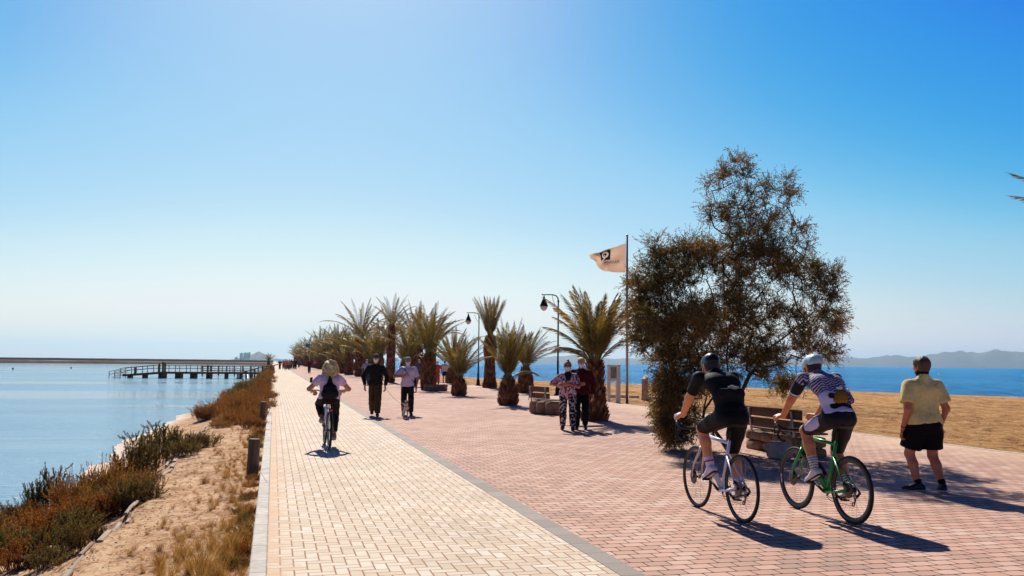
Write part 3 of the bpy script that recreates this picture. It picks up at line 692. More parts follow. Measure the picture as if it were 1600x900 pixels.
def build_tree():
    rg = np.random.default_rng(5)
    tot = sum(l[4] for l in lobes); tips = []
    for (px, py, rx, ry, wt) in lobes:
        n = max(6, int(1150 * wt / tot)); dz = (rg.random() - .5) * .9 * (py < 600)
        for _ in range(n):
            d = rg.normal(size=3); d /= np.linalg.norm(d); d *= rg.random() ** (1 / 2.2)
            p = W(px + d[0] * rx, py + d[1] * ry, TD + dz + d[2] * (rx / FOC * TD) * 1.15)
            p.z = max(p.z, .06); tips.append(p)
    nodes = [TB.copy()]; par = [-1]
    def chain(a, pts):
        for q in pts: nodes.append(Vector(q)); par.append(a); a = len(nodes) - 1
        return a
    def wpt(px, py, dd=0.0): return W(px, py, TD + dd)
    t0 = chain(0, [wpt(1142, 680), wpt(1146, 650)])
    a = chain(t0, [wpt(1140, 600), wpt(1135, 560), wpt(1140, 510), wpt(1148, 460), wpt(1158, 410), wpt(1170, 375), wpt(1178, 340)])
    chain(t0, [wpt(1156, 618, -.2), wpt(1172, 585, -.2), wpt(1200, 545, -.3), wpt(1235, 520, -.3)])
    chain(t0, [wpt(1120, 610, .2), wpt(1095, 560, .3), wpt(1070, 510, .3), wpt(1050, 475, .3)])
    chain(0, [wpt(1115, 670, .1), wpt(1085, 640, .2), wpt(1060, 600, .2), wpt(1048, 560, .2)])
    chain(t0 + 3, [wpt(1165, 490, .3), wpt(1195, 450, .3), wpt(1225, 420, .3)])
    tips.sort(key=lambda p: (p - TB).length)
    N = np.array([tuple(n) for n in nodes]); tipn = []
    N = np.concatenate([N, np.zeros((9000, 3))]); cnt = len(nodes); tb = np.array(TB)
    for tp in tips:
        q = np.array(tp); dist = np.linalg.norm(N[:cnt] - q, axis=1); fromb = np.linalg.norm(N[:cnt] - tb, axis=1); lim = np.linalg.norm(q - tb)
        cost = dist + .25 * np.maximum(0, fromb - lim + .25) + .25 * (N[:cnt, 2] > q[2] + .1) * .3
        k = int(cost.argmin()); a = Vector(N[k]); L = (tp - a).length; st = max(1, int(L / .16)); cur = k
        gd = (a - Vector(N[par[k]])).normalized() if par[k] >= 0 else Vector((0, 0, 1))
        mid = a + gd * L * .35
        for i in range(1, st + 1):
            t = i / st; p = a * (1 - t) ** 2 + mid * 2 * t * (1 - t) + tp * t * t + Vector(rg.normal(size=3) * .012)
            N[cnt] = p; nodes.append(p); par.append(cur); cur = cnt; cnt += 1
        tipn.append(cur)
    N = N[:cnt]; area = np.zeros(cnt); ch = [[] for _ in range(cnt)]
    for i in range(cnt):
        if par[i] >= 0: ch[par[i]].append(i)
    for i in range(cnt - 1, -1, -1):
        if not ch[i]: area[i] = 1
        if par[i] >= 0: area[par[i]] += area[i]
    rad = np.clip(.0038 * area ** .44, .003, .12)
    m = MB(); seen = set()
    for i in range(1, cnt):       # follow chains
        if i in seen: continue
        pts = [nodes[par[i]], nodes[i]]; rs = [rad[par[i]] if rad[par[i]] < rad[i] * 1.6 else rad[i] * 1.15, rad[i]]; c = i; seen.add(i)
        while ch[c]:
            nx = max(ch[c], key=lambda z: area[z])
            if nx in seen: break
            pts.append(nodes[nx]); rs.append(rad[nx]); seen.add(nx); c = nx
        m.tube(pts, rs, 5 if rs[0] < .03 else 8, False)
    # foliage: sprays of scale leaves on fine twigs
    C = []; D = []; TW = []
    src = [i for i in range(cnt) if area[i] <= 3 and i > 25]
    for i in src:
        base = nodes[i]; pd = (nodes[i] - nodes[par[i]]).normalized()
        for _ in range(int((11 if area[i] > 1 else 16) * (.95 if nodes[i].z > 3.7 else 1.45))):
            d = (pd * .6 + Vector(rg.normal(size=3)) * .55 + Vector((0, 0, .32 if base.z > 1.6 else -.1))).normalized(); L = rg.uniform(.14, .38); p0 = base.copy()
            n = int(L / .017); p = base.copy(); step = L / n
            for j in range(n):
                d = (d + Vector(rg.normal(size=3)) * .12 + Vector((0, 0, -.03))).normalized(); p = p + d * step
                C.append(tuple(p)); D.append(tuple((d * 1.0 + Vector(rg.normal(size=3)) * .5).normalized()))
            w_ = d.cross(Vector(rg.normal(size=3))).normalized() * .0022; TW.extend([p0 - w_, p0 + w_, p + w_ * .4, p - w_ * .4])
    C = np.array(C); D = np.array(D); n = len(C)
    s = np.cross(D, rg.normal(size=(n, 3))); s /= np.linalg.norm(s, axis=1)[:, None]
    L = rg.uniform(.028, .06, n)[:, None]; Wd = rg.uniform(.0045, .009, n)[:, None]
    V = np.stack([C - s * Wd * .3, C + D * L * .5 - s * Wd, C + D * L, C + D * L * .5 + s * Wd], 1).reshape(-1, 3)
    F = np.arange(4 * n).reshape(-1, 4)
    e = empty('tamarisk_tree', TB, 0, 'large wild feathery tree with brown-green foliage beside the rubble-stone seat', 'tree')
    off = -TB
    tr = m; tr.v = [tuple(Vector(v) + off) for v in tr.v]; tr.build('trunk', M_bark, e)
    mesh_obj('crown', V - np.array(TB), F, M_tam, e, False)
    mesh_obj('twigs', np.array([tuple(v) for v in TW]) - np.array(TB), np.arange(len(TW)).reshape(-1, 4), M_bark, e, False)
    print('tree leaves', n, 'nodes', cnt)
build_tree()
def leaf_litter():
    rg = np.random.default_rng(12); V = []
    for _ in range(2600):
        r = abs(rg.normal()) * 1.5; a = rg.uniform(0, 6.28); c = Vector((TB.x + math.cos(a) * r * .9 - .3, TB.y + math.sin(a) * r * 1.3, .004)); b = rg.uniform(0, 6.28); L = rg.uniform(.012, .045); w = rg.uniform(.003, .009)
        d = Vector((math.cos(b), math.sin(b), rg.uniform(-.1, .25))); s_ = Vector((-math.sin(b), math.cos(b), 0)); V += [c, c + d * L * .5 + s_ * w, c + d * L + Vector((0, 0, .004)), c + d * L * .5 - s_ * w]
    tag(mesh_obj('leaf_litter', np.array([tuple(v) for v in V]), np.arange(len(V)).reshape(-1, 4), M_tam, None, False), 'dry fallen leaves scattered on the paving under the feathery tree', 'leaf litter', kind='stuff')
leaf_litter()
# a few low sprays at the foot are part of the crown

# ================================================================== SHRUBS ON THE BANK
def shrub_mesh(seed, h, r, stems, leafc, up=.8, ll=.02, lw=.0045, sub=3, curl=.1):
    rg = np.random.default_rng(seed); C = []; D = []; m = MB()
    for i in range(stems):
        a = rg.uniform(0, 2 * math.pi); q = rg.random() ** .6; p = Vector((math.cos(a) * q * r * .55, math.sin(a) * q * r * .55, 0))
        d = Vector((math.cos(a) * q * (1 - up) * 1.6, math.sin(a) * q * (1 - up) * 1.6, 1)).normalized(); L = h * rg.uniform(.55, 1.05) * (1 - .3 * q); n = max(5, int(L / .05)); pts = [p.copy()]
        for j in range(n):
            d = (d + Vector(rg.normal(size=3)) * curl).normalized(); p = p + d * (L / n); pts.append(p.copy())
            if j >= n * .22:
                for _ in range(leafc):
                    u = rg.random(); c = pts[-2].lerp(p, u); C.append(tuple(c)); D.append(tuple((d * .9 + Vector(rg.normal(size=3)) * .55).normalized()))
            if j >= n * .2 and rg.random() < .55 and sub:
                sd_ = (d * .8 + Vector(rg.normal(size=3)) * .55).normalized(); sp = p.copy(); spp = [sp.copy()]
                for _ in range(sub + int(rg.integers(0, 3))):
                    sd_ = (sd_ + Vector((0, 0, .15)) + Vector(rg.normal(size=3)) * .1).normalized(); s0 = sp.copy(); sp = sp + sd_ * .035; spp.append(sp.copy())
                    for _ in range(leafc): C.append(tuple(s0.lerp(sp, rg.random()))); D.append(tuple((sd_ * .9 + Vector(rg.normal(size=3)) * .55).normalized()))
                m.tube(spp, .0016, 3, False)
        m.tube(pts, [.0045 * (1 - .6 * k / n) for k in range(n + 1)], 3, False)
    C = np.array(C); D = np.array(D); n = len(C); s = np.cross(D, rg.normal(size=(n, 3))); s /= np.linalg.norm(s, axis=1)[:, None]
    L = rg.uniform(.6, 1.2, n)[:, None] * ll; Wd = rg.uniform(.7, 1.2, n)[:, None] * lw
    V = np.stack([C - s * Wd * .4, C + D * L * .5 - s * Wd, C + D * L, C + D * L * .5 + s * Wd], 1).reshape(-1, 3)
    return V, np.arange(4 * n).reshape(-1, 4), m
M_green = leafmat('sea-blite leaves', hx('#302a12'), hx('#63562b'), hx('#a0925c'), .7, .25, 9.0)
M_rust = leafmat('rusty saltbush leaves', hx('#47290f'), hx('#8a5426'), hx('#c58e50'), .75, .3, 9.0)
M_mixd = leafmat('grey-green saltbush leaves', hx('#3a2c14'), hx('#66562e'), hx('#a0966a'), .75, .3, 9.0)
M_dry = leafmat('dry grass blades', hx('#5e4024'), hx('#9c7848'), hx('#cfb07c'), .7, .3, 9.0)
M_stem = plain('dry stems', '#5b4028', .9)
def shrub_proto(name, seed, h, r, stems, leafc, mat, **kw):
    V, F, m = shrub_mesh(seed, h, r, stems, leafc, **kw)
    e = empty(name, (0, 0, 0)); m.build('stems', M_stem, e, True); mesh_obj('foliage', V, F, mat, e, False); return e
M_spk2 = leafmat('brown-green blite leaves', hx('#2e2410'), hx('#5c4522'), hx('#8f7444'), .7, .25, 9.0)
SH = {
 'spike': [shrub_proto('shrub', 51, .85, .34, 48, 20, M_green, up=.93, ll=.028, lw=.0042, sub=2, curl=.07), shrub_proto('shrub', 52, .75, .38, 48, 20, M_spk2, up=.88, ll=.026, lw=.0042, sub=2, curl=.08)],
 'rust': [shrub_proto('shrub', 53, .48, .5, 120, 8, M_rust, up=.55, curl=.16, ll=.03, lw=.0055), shrub_proto('shrub', 54, .42, .5, 120, 8, M_rust, up=.5, curl=.18, ll=.028, lw=.0055)],
    'gold': [shrub_proto('shrub', 57, .5, .5, 130, 8, leafmat('golden scrub leaves', hx('#5e3c1c'), hx('#9a6b38'), hx('#cfa266'), .75, .3, 6.0), up=.5, curl=.2), shrub_proto('shrub', 58, .55, .45, 110, 8, MC.setdefault('rusty2', leafmat('russet scrub leaves', hx('#4c2c14'), hx('#8f5c30'), hx('#c28f58'), .75, .3, 6.0)), up=.6, curl=.16)],
    'mixd': [shrub_proto('shrub', 55, .6, .45, 100, 8, M_mixd, up=.7, curl=.12, ll=.028, lw=.005), shrub_proto('shrub', 56, .5, .45, 100, 8, M_mixd, up=.6, curl=.15, ll=.028, lw=.005)]}
used = set(); shr_n = [0]
KW = {'spike': 'dark green upright spiky shrub', 'rust': 'rust-brown rounded saltbush', 'mixd': 'grey-green and brown saltbush', 'gold': 'golden-brown dry saltbush'}
def place_shrub(kind, x, y, s, label, group, sz=1.0):
    p = SH[kind][shr_n[0] % 2]; shr_n[0] += 1
    if id(p) not in used: used.add(id(p)); o = p
    else: o = copy_tree(p)
    o.location = (x, y, H_l(x, y) - .03); o.rotation_euler = (0, 0, random.uniform(0, 6.28)); o.scale = (s, s, s * sz)
    tag(o, label, 'shrub', group)
GS = 'saltbushes along the lagoon bank'
def at_px(px, py, z=-.3): g = G(px, py, z); g = G(px, py, H_l(g.x, g.y)); g = G(px, py, H_l(g.x, g.y)); return g
# nearest clump at lower left; (kind, px, py of foot, scale, height factor)
near = [('spike', 222, 750, 1.0, 1.05), ('spike', 195, 765, .85, 1.15), ('gold', 168, 780, .85, 1.5), ('spike', 140, 785, .7, 1.1), ('gold', 112, 798, .8, 1.5), ('spike', 85, 795, .75, 1.35), ('spike', 55, 805, .6, 1.2), ('mixd', 35, 815, .7, 1.0), ('spike', 250, 726, 1.05, 1.05), ('spike', 303, 702, .62, .9), ('spike', 278, 710, .75, .95), ('mixd', 320, 698, .7, .9), ('mixd', 290, 715, .7, .8),
        ('rust', 190, 800, .85, 1.0), ('rust', 140, 815, .85, 1.0), ('rust', 90, 835, .8, 1.0), ('mixd', 215, 790, .8, 1.0), ('mixd', 160, 800, .8, 1.1), ('rust', 60, 845, .8, 1.0), ('rust', 20, 850, .85, 1.0), ('mixd', 110, 855, .6, 1.0),
        ('rust', 30, 885, .7, 1.0), ('mixd', 75, 885, .5, .9), ('mixd', 5, 870, .7, 1.1), ('rust', 225, 765, .6, 1.1), ('rust', 205, 775, .7, 1.0), ('mixd', 120, 835, .7, 1.0), ('mixd', 8, 830, .7, 1.0), ('rust', 45, 825, .8, 1.0), ('rust', 115, 800, .7, 1.0), ('mixd', 180, 770, .7, 1.0), ('gold', 200, 790, .7, 1.1), ('gold', 150, 812, .7, 1.1), ('gold', 105, 822, .65, 1.2), ('spike', 60, 875, .45, 1.0), ('spike', 120, 862, .4, 1.0), ('gold', 40, 850, .7, 1.1), ('spike', 20, 840, .6, 1.1), ('gold', 215, 775, .6, 1.2), ('spike', 150, 850, .32, 1.0)]
for kd, px, py, s, z in near:
    g = at_px(px, py); place_shrub(kd, g.x, g.y, s, KW[kd] + ' in the dense clump at the lower left corner', 'saltbushes of the near clump: ' + kd.replace('mixd', 'mixed').replace('rust', 'rusty'), z)
mid = [('gold', 350, 664, .8, .9), ('spike', 365, 650, .8, .9), ('gold', 375, 664, .9, 1.0), ('gold', 392, 670, .8, .9), ('mixd', 400, 690, .45, .8), ('rust', 408, 680, .5, .9), ('gold', 368, 640, 1.1, 1.1), ('gold', 385, 648, 1.2, 1.0), ('gold', 400, 655, .9, 1.0), ('mixd', 410, 668, .5, .9), ('gold', 345, 668, .7, .7), ('rust', 380, 655, 1.0, 1.0), ('gold', 405, 643, 1.0, 1.0), ('rust', 395, 635, 1.1, 1.0), ('gold', 360, 655, .9, 1.0)]
for kd, px, py, s, z in mid:
    g = at_px(px, py, -.15); place_shrub(kd, g.x, g.y, s, KW[kd] + ' on the bank beyond the nearer wooden post', 'saltbushes beyond the near post: ' + kd, z)
for i in range(120):
    y = 31 + (i / 120) ** 1.7 * 190; x = random.uniform(shore_l(y) + (1.6 if y < 48 else .5), -.15)
    kd = random.choice(['gold', 'gold', 'gold', 'gold', 'rust', 'mixd']); place_shrub(kd, x, y, random.uniform(.9, 1.5), KW[kd] + ' in the far strip of scrub running up to the pier', 'saltbushes of the far bank strip: ' + kd, random.uniform(.75, 1.0))
for kd, px, py, s, z in (('rust', 398, 800, .30, .8), ('mixd', 380, 830, .28, .8), ('mixd', 385, 780, .25, .8), ('rust', 392, 760, .3, .7), ('rust', 370, 860, .3, .8), ('rust', 400, 735, .35, .7), ('mixd', 375, 800, .25, .8), ('rust', 382, 880, .25, .8), ('rust', 395, 775, .32, .7), ('mixd', 388, 815, .3, .8), ('rust', 378, 815, .3, .7), ('rust', 386, 845, .34, .8), ('mixd', 372, 845, .3, .7), ('rust', 380, 865, .3, .9), ('mixd', 365, 885, .3, .8), ('rust', 398, 748, .3, .7), ('rust', 404, 720, .35, .8), ('mixd', 402, 700, .35, .8)):
    g = at_px(px, py, -.1); g.x = min(g.x, -.2); place_shrub(kd, g.x, g.y, s, 'small straggly dry bush hugging the kerb in the foreground', 'small bushes along the kerb', z)
# dry grass tufts
def tuft_mesh(seed, h, n):
    rg = np.random.default_rng(seed); V = []; F = []
    for i in range(n):
        a = rg.uniform(0, 2 * math.pi); q = rg.random() * .07; p = Vector((math.cos(a) * q, math.sin(a) * q, 0)); b = rg.uniform(0, 2 * math.pi)
        d = Vector((math.cos(b) * .35 * rg.random(), math.sin(b) * .35 * rg.random(), 1)).normalized(); L = h * rg.uniform(.5, 1.1); w = rg.uniform(.0012, .0025); s = d.cross(Vector((math.cos(a), math.sin(a), 0))).normalized() * w
        k = len(V); st = 4
        for j in range(st + 1):
            t = j / st; V += [p - s * (1 - t * .9), p + s * (1 - t * .9)]; d = (d + Vector((math.cos(b), math.sin(b), -.5)) * .12).normalized(); p = p + d * L / st
        for j in range(st): c = k + 2 * j; F.append((c, c + 1, c + 3, c + 2))
    return np.array([tuple(v) for v in V]), np.array(F)
def dry_cover():
    rg = np.random.default_rng(77); T = [tuft_mesh(60 + i, .32, 90) for i in range(4)]; V = []; F = []; k = 0
    spots = []
    for px, py, s in [(270, 880, 1.2), (290, 865, 1.2), (310, 872, 1.1), (330, 885, 1.1), (300, 895, 1.2), (345, 870, 1.0), (355, 895, 1.0), (280, 850, .8), (325, 850, .8), (370, 850, .9), (365, 830, .8), (378, 805, .8), (320, 905, 1.3), (250, 890, .8), (265, 905, 1.0)]:
        for _ in range(2):
            g = at_px(px + rg.normal() * 12, py + rg.normal() * 9, -.1); spots.append((g.x, g.y, s * rg.uniform(.45, .95)))
    for _ in range(800):
        y = 5.5 + 40 * rg.random() ** 1.6; x = -.18 - abs(rg.normal()) * .36; spots.append((x, y, rg.uniform(.15, .6)))
    for _ in range(160):
        y = 5.5 + 22 * rg.random(); x = rg.uniform(-2.4, -.3); spots.append((x, y, rg.uniform(.15, .4)))
    for x, y, s in spots:
        v, f = T[rg.integers(4)]; a = rg.uniform(0, 6.28); c, q = math.cos(a), math.sin(a)
        vv = v.copy(); vv[:, 0], vv[:, 1] = v[:, 0] * c - v[:, 1] * q, v[:, 0] * q + v[:, 1] * c; vv *= s * rg.uniform(.8, 1.2); vv += (x, y, H_l(x, y) - .02); V.append(vv); F.append(f + k); k += len(v)
    tag(mesh_obj('dry_grass', np.concatenate(V), np.concatenate(F), M_dry, None, False), 'dry golden grass growing over the sandy bank beside the kerb', 'grass', kind='stuff')
dry_cover()
def litter():
    rg = np.random.default_rng(9); m = MB()
    for _ in range(1500):
        y = 5.5 + 20 * rg.random() ** 1.3; x = -.2 - 1.9 * rg.random(); z = H_l(x, y); s = rg.uniform(.003, .010); a = rg.uniform(0, 3.14)
        m.box((x, y, z + s * .25), (s * 2, s * 1.5, s), Matrix.Rotation(a, 3, 'Z') @ Matrix.Rotation(rg.uniform(-.3, .3), 3, 'X'), s * .3)
    for _ in range(500):
        y = 5.5 + 12 * rg.random(); x = -.3 - 1.5 * rg.random(); z = H_l(x, y) + .006; a = rg.uniform(0, 3.14); L = rg.uniform(.03, .12)
        m.tube([(x, y, z), (x + math.cos(a) * L * .5, y + math.sin(a) * L * .5, z + .01), (x + math.cos(a + .3) * L, y + math.sin(a + .3) * L, z)], .0018, 3, False)
    tag(m.build('gravel', mk_stone('pebbles', '#9a7654', '#dcc4a6', 20), None, False), 'scattered pebbles and dry twigs on the sandy bank', 'gravel', kind='stuff')
litter()

# ================================================================== PIER
M_oldw = mk_wood('weathered pier timber', '#5c402a', '#91704f', .4, 0); M_darkw = mk_wood('dark pier piles', '#3c2918', '#654831', .5)
def pier():
    A = Vector((-18.2, 115.4, 0)); B = Vector((-.9, 113.0, 0)); d = (B - A); L = d.length; ang = math.atan2(d.y, d.x)
    e = empty('pier', A, ang, 'weathered wooden bathing pier with railings and dark piles in the lagoon', 'pier')
    zd = lambda x: float(np.interp(x, [0, 1.4, 5.5, L], [-.45, -.32, .02, .08])); w = 1.0
    m = MB(); n = 70
    for i in range(n):
        x = 1.2 + (L - 1.2) * (i + .5) / n; m.box((x, 0, zd(x)), ((L - 1.2) / n * .9, 2 * w, .1))
    m.build('deck', M_oldw, e, False)
    for s in (-1, 1):
        m = MB(); m.tube([(1.2, s * w, zd(1.2) - .12), (5.5, s * w, zd(5.5) - .12), (L, s * w, zd(L) - .12)], .09, 5); m.build('beam', M_darkw, e, False)
    for x, r in ((5.5, .30), (7.4, .29), (9.1, .27), (10.9, .22), (12.9, .09), (14.6, .07), (15.8, .07), (1.8, .1), (3.5, .12)):
        m = MB(); m.box((x, 0, (zd(x) - 1.7) / 2 - .03), (2 * r, 1.7, zd(x) + 1.6), None, .02); m.build('pile', M_darkw, e, False)
    for x, t in ((5.35, 1.05), (5.75, 1.2), (6.0, 1.1), (2.6, .75), (10.9, .85)):
        m = MB(); m.tube([(x, -w, zd(x) - .2), (x, -w, zd(x) + t)], .12, 6); m.build('tall_post', M_oldw, e)
    m = MB()
    for i in range(4): x = .15 + i * .32; m.box((x, 0, -.62 + i * .17), (.3, 2 * w, .05))
    m.build('steps', M_oldw, e, False)
    zr = lambda x: float(np.interp(x, [-.3, 1.4, 4.5, L], [.0, .5, .78, .82]))
    for s in (-1, 1):
        m = MB()
        for k in (0, .33): m.tube([(x, s * w, zr(x) - k) for x in (-.3, 1.4, 4.5, L)], .035, 5)
        m.build('handrail', M_oldw, e)
        for x in list(np.arange(-.3, L, 1.25)):
            m = MB(); m.tube([(x, s * w, zd(x) - .05 if x > 1.2 else -.7), (x, s * w, zr(x) + .06)], .045, 5); m.build('railing_post', M_oldw, e)
    # second walkway head crossing behind, with crossed braces
    e2 = empty('pier', (-9.0, 136, 0), 0, 'second wooden walkway behind the first pier, seen through its railings', 'pier')
    m = MB(); m.box((4.2, 0, -.02), (10, 1.6, .12)); m.build('deck', M_oldw, e2, False)
    for s in (-1, 1):
        m = MB(); m.tube([(-.8, s * .8, .55), (9.2, s * .8, .8)], .05, 5); m.build('handrail', M_oldw, e2)
        for x in np.arange(-.8, 9.3, 1.1): m = MB(); m.tube([(x, s * .8, -1.2), (x, s * .8, .72)], .06, 5); m.build('railing_post', M_oldw, e2)
    # shore steps with rail near the bank
    q = G(388, 592, WL); e3 = empty('lagoon_steps', (q.x - 1.2, q.y, WL), -.06, 'wooden steps with a sloping handrail going down into the lagoon', 'steps')
    m = MB()
    for i in range(6): m.box((i * .42, 0, .08 + i * .13), (.4, 1.3, .06))
    m.build('treads', M_oldw, e3, False)
    for s in (-1, 1):
        m = MB(); m.tube([(-.1, s * .65, .55), (2.4, s * .65, 1.35), (4.6, s * .65, 1.75)], .05, 5); m.build('handrail', M_oldw, e3)
        for i in range(5): m = MB(); m.tube([(i * .95, s * .65, -.5), (i * .95, s * .65, .6 + i * .3)], .06, 6); m.build('railing_post', M_oldw, e3)
pier()
# posts standing in the lagoon near the left edge and a marker disc on a stake
for px, py, lb in ((20, 577, 'small dark stake standing in the lagoon nearest the left edge of the picture'), (111, 575.5, 'small dark stake standing in the lagoon midway between the picture edge and the pier')):
    g = G(px, py, WL); m = MB(); m.tube([(g.x, g.y, -1.4), (g.x, g.y, -.45), (g.x, g.y, -.42)], [.16, .16, .1], 7); tag(m.build('mooring_stake', M_darkw), lb, 'stake', 'stakes standing in the lagoon')

# ================================================================== STREET FURNITURE
M_black = plain('black lamp paint', '#15161a', .4, .3, .1, 6, 0, .5)
M_glass = plain('milky lamp glass', '#d8cdb8', .15, 0, .03, 6, 0, .6)
def lamp(base, label):
    e = empty('street_lamp', base, 0, label, 'street lamp', 'black promenade lamps')
    m = MB(); m.lathe([(.19, 0), (.19, .05), (.13, .09), (.12, .35), (.085, .42), (.08, .75), (.095, .78), (.06, .84), (.052, 1.6), (.06, 1.64), (.045, 1.68), (.036, 4.55), (.05, 4.6), (.05, 4.66), (.03, 4.7)], 14); m.build('pole', M_black, e)
    m = MB(); m.tube([(0, 0, 4.62), (-.02, 0, 4.78), (-.12, 0, 4.9), (-.3, 0, 4.94), (-.72, 0, 4.93), (-.8, 0, 4.93)], [.032, .032, .03, .028, .024, .02], 8)
    m.tube([(-.03, 0, 4.3), (-.2, 0, 4.5), (-.28, 0, 4.7), (-.3, 0, 4.92)], .012, 6); m.lathe([(.03, 0), (.04, .04), (.0, .08)], 8, (-.82, 0, 4.9)); m.build('arm', M_black, e)
    m = MB(); m.lathe([(.02, 4.9), (.03, 4.84), (.05, 4.8), (.06, 4.72), (.12, 4.6), (.17, 4.46), (.2, 4.4), (.21, 4.36), (.19, 4.36)], 18, (-.74, 0, 0)); m.build('lamp_shade', M_black, e)
    m = MB(); m.lathe([(.185, 4.37), (.18, 4.3), (.14, 4.21), (.07, 4.15), (.01, 4.13)], 18, (-.74, 0, 0)); m.build('globe', M_glass, e)
    return e
L1 = lamp((13.5, 42.1, 0), 'black bell-shaded street lamp nearest the flag pole, beside the largest palm')
l2 = copy_tree(L1); l2.location = (13.45, 59.6, 0); l2['label'] = 'black bell-shaded street lamp between the short bushy palm and the tall waisted palm'
l3 = copy_tree(L1); l3.location = (13.45, 77.1, 0); l3['label'] = 'third black street lamp, mostly hidden among the far palm crowns'
# flag pole and flag
FP = Vector((13.84, 34.0, -.05)); M_pole = plain('galvanised pole', '#8d8f92', .35, .7, .08)
e = empty('flag_pole', FP, 0, 'tall slim grey flag pole standing at the edge of the sand', 'flag pole')
m = MB(); m.tube([(0, 0, 0), (0, 0, 6.85)], [.055, .04], 12); m.build('pole', M_pole, e)
m = MB(); m.lathe([(.1, 0), (.1, .04), (.06, .05)], 12); m.build('base_plate', M_pole, e, False)
m = MB(); m.lathe([(.045, 6.85), (.055, 6.88), (.03, 6.92)], 12); m.build('finial', M_pole, e)
m = MB(); m.tube([(-.05, 0, 1.0), (-.055, 0, 6.6)], .006, 5); m.build('halyard', M_pole, e)
def mk_flag():
    b = NB('sunlit flag cloth'); uv = b.coord('UV'); U = b.sep(uv); u, v = U[0], U[1]
    base = b.mix(b.noise(b.coord(), 3, 3), hx('#c9a387'), hx('#dbbb9f'))
    inx = b.math('MULTIPLY', b.math('LESS_THAN', b.math('ABSOLUTE', b.math('SUBTRACT', u, .56)), .14), b.math('LESS_THAN', b.math('ABSOLUTE', b.math('SUBTRACT', v, .74)), .22))
    col = b.mix(inx, base, hx('#1b1c28'))
    dx = b.math('SUBTRACT', u, .56); dy = b.math('MULTIPLY', b.math('SUBTRACT', v, .77), .6)
    r = b.math('SQRT', b.math('ADD', b.math('MULTIPLY', dx, dx), b.math('MULTIPLY', dy, dy)))
    ring = b.math('COMPARE', r, .066, .022)
    tail = b.math('MULTIPLY', b.math('COMPARE', b.math('ADD', b.math('MULTIPLY', dx, .6), b.math('ADD', dy, .085)), 0.0, .02), b.math('GREATER_THAN', dx, .0))
    tail = b.math('MULTIPLY', tail, b.math('LESS_THAN', dx, .13)); dot = b.math('LESS_THAN', b.math('SQRT', b.math('ADD', b.math('POWER', b.math('ADD', dx, -.01), 2.0), b.math('POWER', b.math('ADD', dy, .012), 2.0))), .018)
    em = b.math('MULTIPLY', inx, b.math('MAXIMUM', b.math('MAXIMUM', ring, tail), dot)); col = b.mix(em, col, hx('#d9c3ae'))
    p = b.bsdf(col, .85, 0, b.bump(b.noise(b.coord(), 6, 4), .6, .03), .1); tr = b.n('ShaderNodeBsdfTranslucent'); b.put(tr.inputs[0], col)
    mx = b.n('ShaderNodeMixShader'); mx.inputs[0].default_value = .4; b.t.links.new(p, mx.inputs[1]); b.t.links.new(tr.outputs[0], mx.inputs[2]); return b.done(mx.outputs[0])
def flag_pt(u, v):                # u from the pole outward, v from bottom to top
    tz = 6.54 - .56 * u; bz = 5.34 + .02 * u + .42 * max(0, (u - .6) / .4) ** 1.6
    x = -.07 - 1.6 * u * (1 - .2 * (1 - v) ** 1.2 * u) ; z = bz + (tz - bz) * v
    ph = u * 9 - v * 3.2
    y = .13 * u * math.sin(ph) + .07 * math.sin(u * 17 + v * 5) * u + .05 * math.sin(v * 11 + u * 4) * u ** .5 * (1 - u * .3)
    return (x + .03 * math.sin(ph * 1.3) * u, y, z + .03 * math.sin(u * 14 + 1) * u)
nu, nv = 60, 36
V = [flag_pt(i / nu, j / nv) for j in range(nv + 1) for i in range(nu + 1)]; F = [(j * (nu + 1) + i, j * (nu + 1) + i + 1, (j + 1) * (nu + 1) + i + 1, (j + 1) * (nu + 1) + i) for j in range(nv) for i in range(nu)]
fo = mesh_obj('flag', V, F, mk_flag()); uvl = fo.data.uv_layers.new(name='UVMap')
for lp in fo.data.loops: i = lp.vertex_index; uvl.data[lp.index].uv = ((i % (nu + 1)) / nu, (i // (nu + 1)) / nv)
fo.location = FP; tag(fo, 'pale sand-coloured flag with a dark square emblem flying from the tall pole', 'flag')
M_ink = plain('dark print', '#4a3a36', .8)
def text_mesh(name, txt, size, mat, parent=None, fn=None, ext=.001):
    cu = bpy.data.curves.new('t', 'FONT'); cu.body = txt; cu.size = size; cu.extrude = ext; cu.align_x = 'CENTER'; cu.align_y = 'CENTER'
    to = bpy.data.objects.new('t', cu); COL.objects.link(to); me = bpy.data.meshes.new_from_object(to.evaluated_get(bpy.context.evaluated_depsgraph_get()))
    bpy.data.objects.remove(to); me.name = name; me.materials.clear(); me.materials.append(mat)
    if fn:
        for v in me.vertices: v.co = fn(v.co)
    o = bpy.data.objects.new(name, me); COL.objects.link(o); o.parent = parent; return o
def on_flag(co, cu=.40, cv=.40):
    u = cu - co.x / 1.5; v = cv + co.y / 1.1; q = flag_pt(u, v); return Vector((q[0], q[1] - .006 + co.z, q[2]))
text_mesh('lettering', 'PINATAR', .17, M_ink, fo, on_flag)
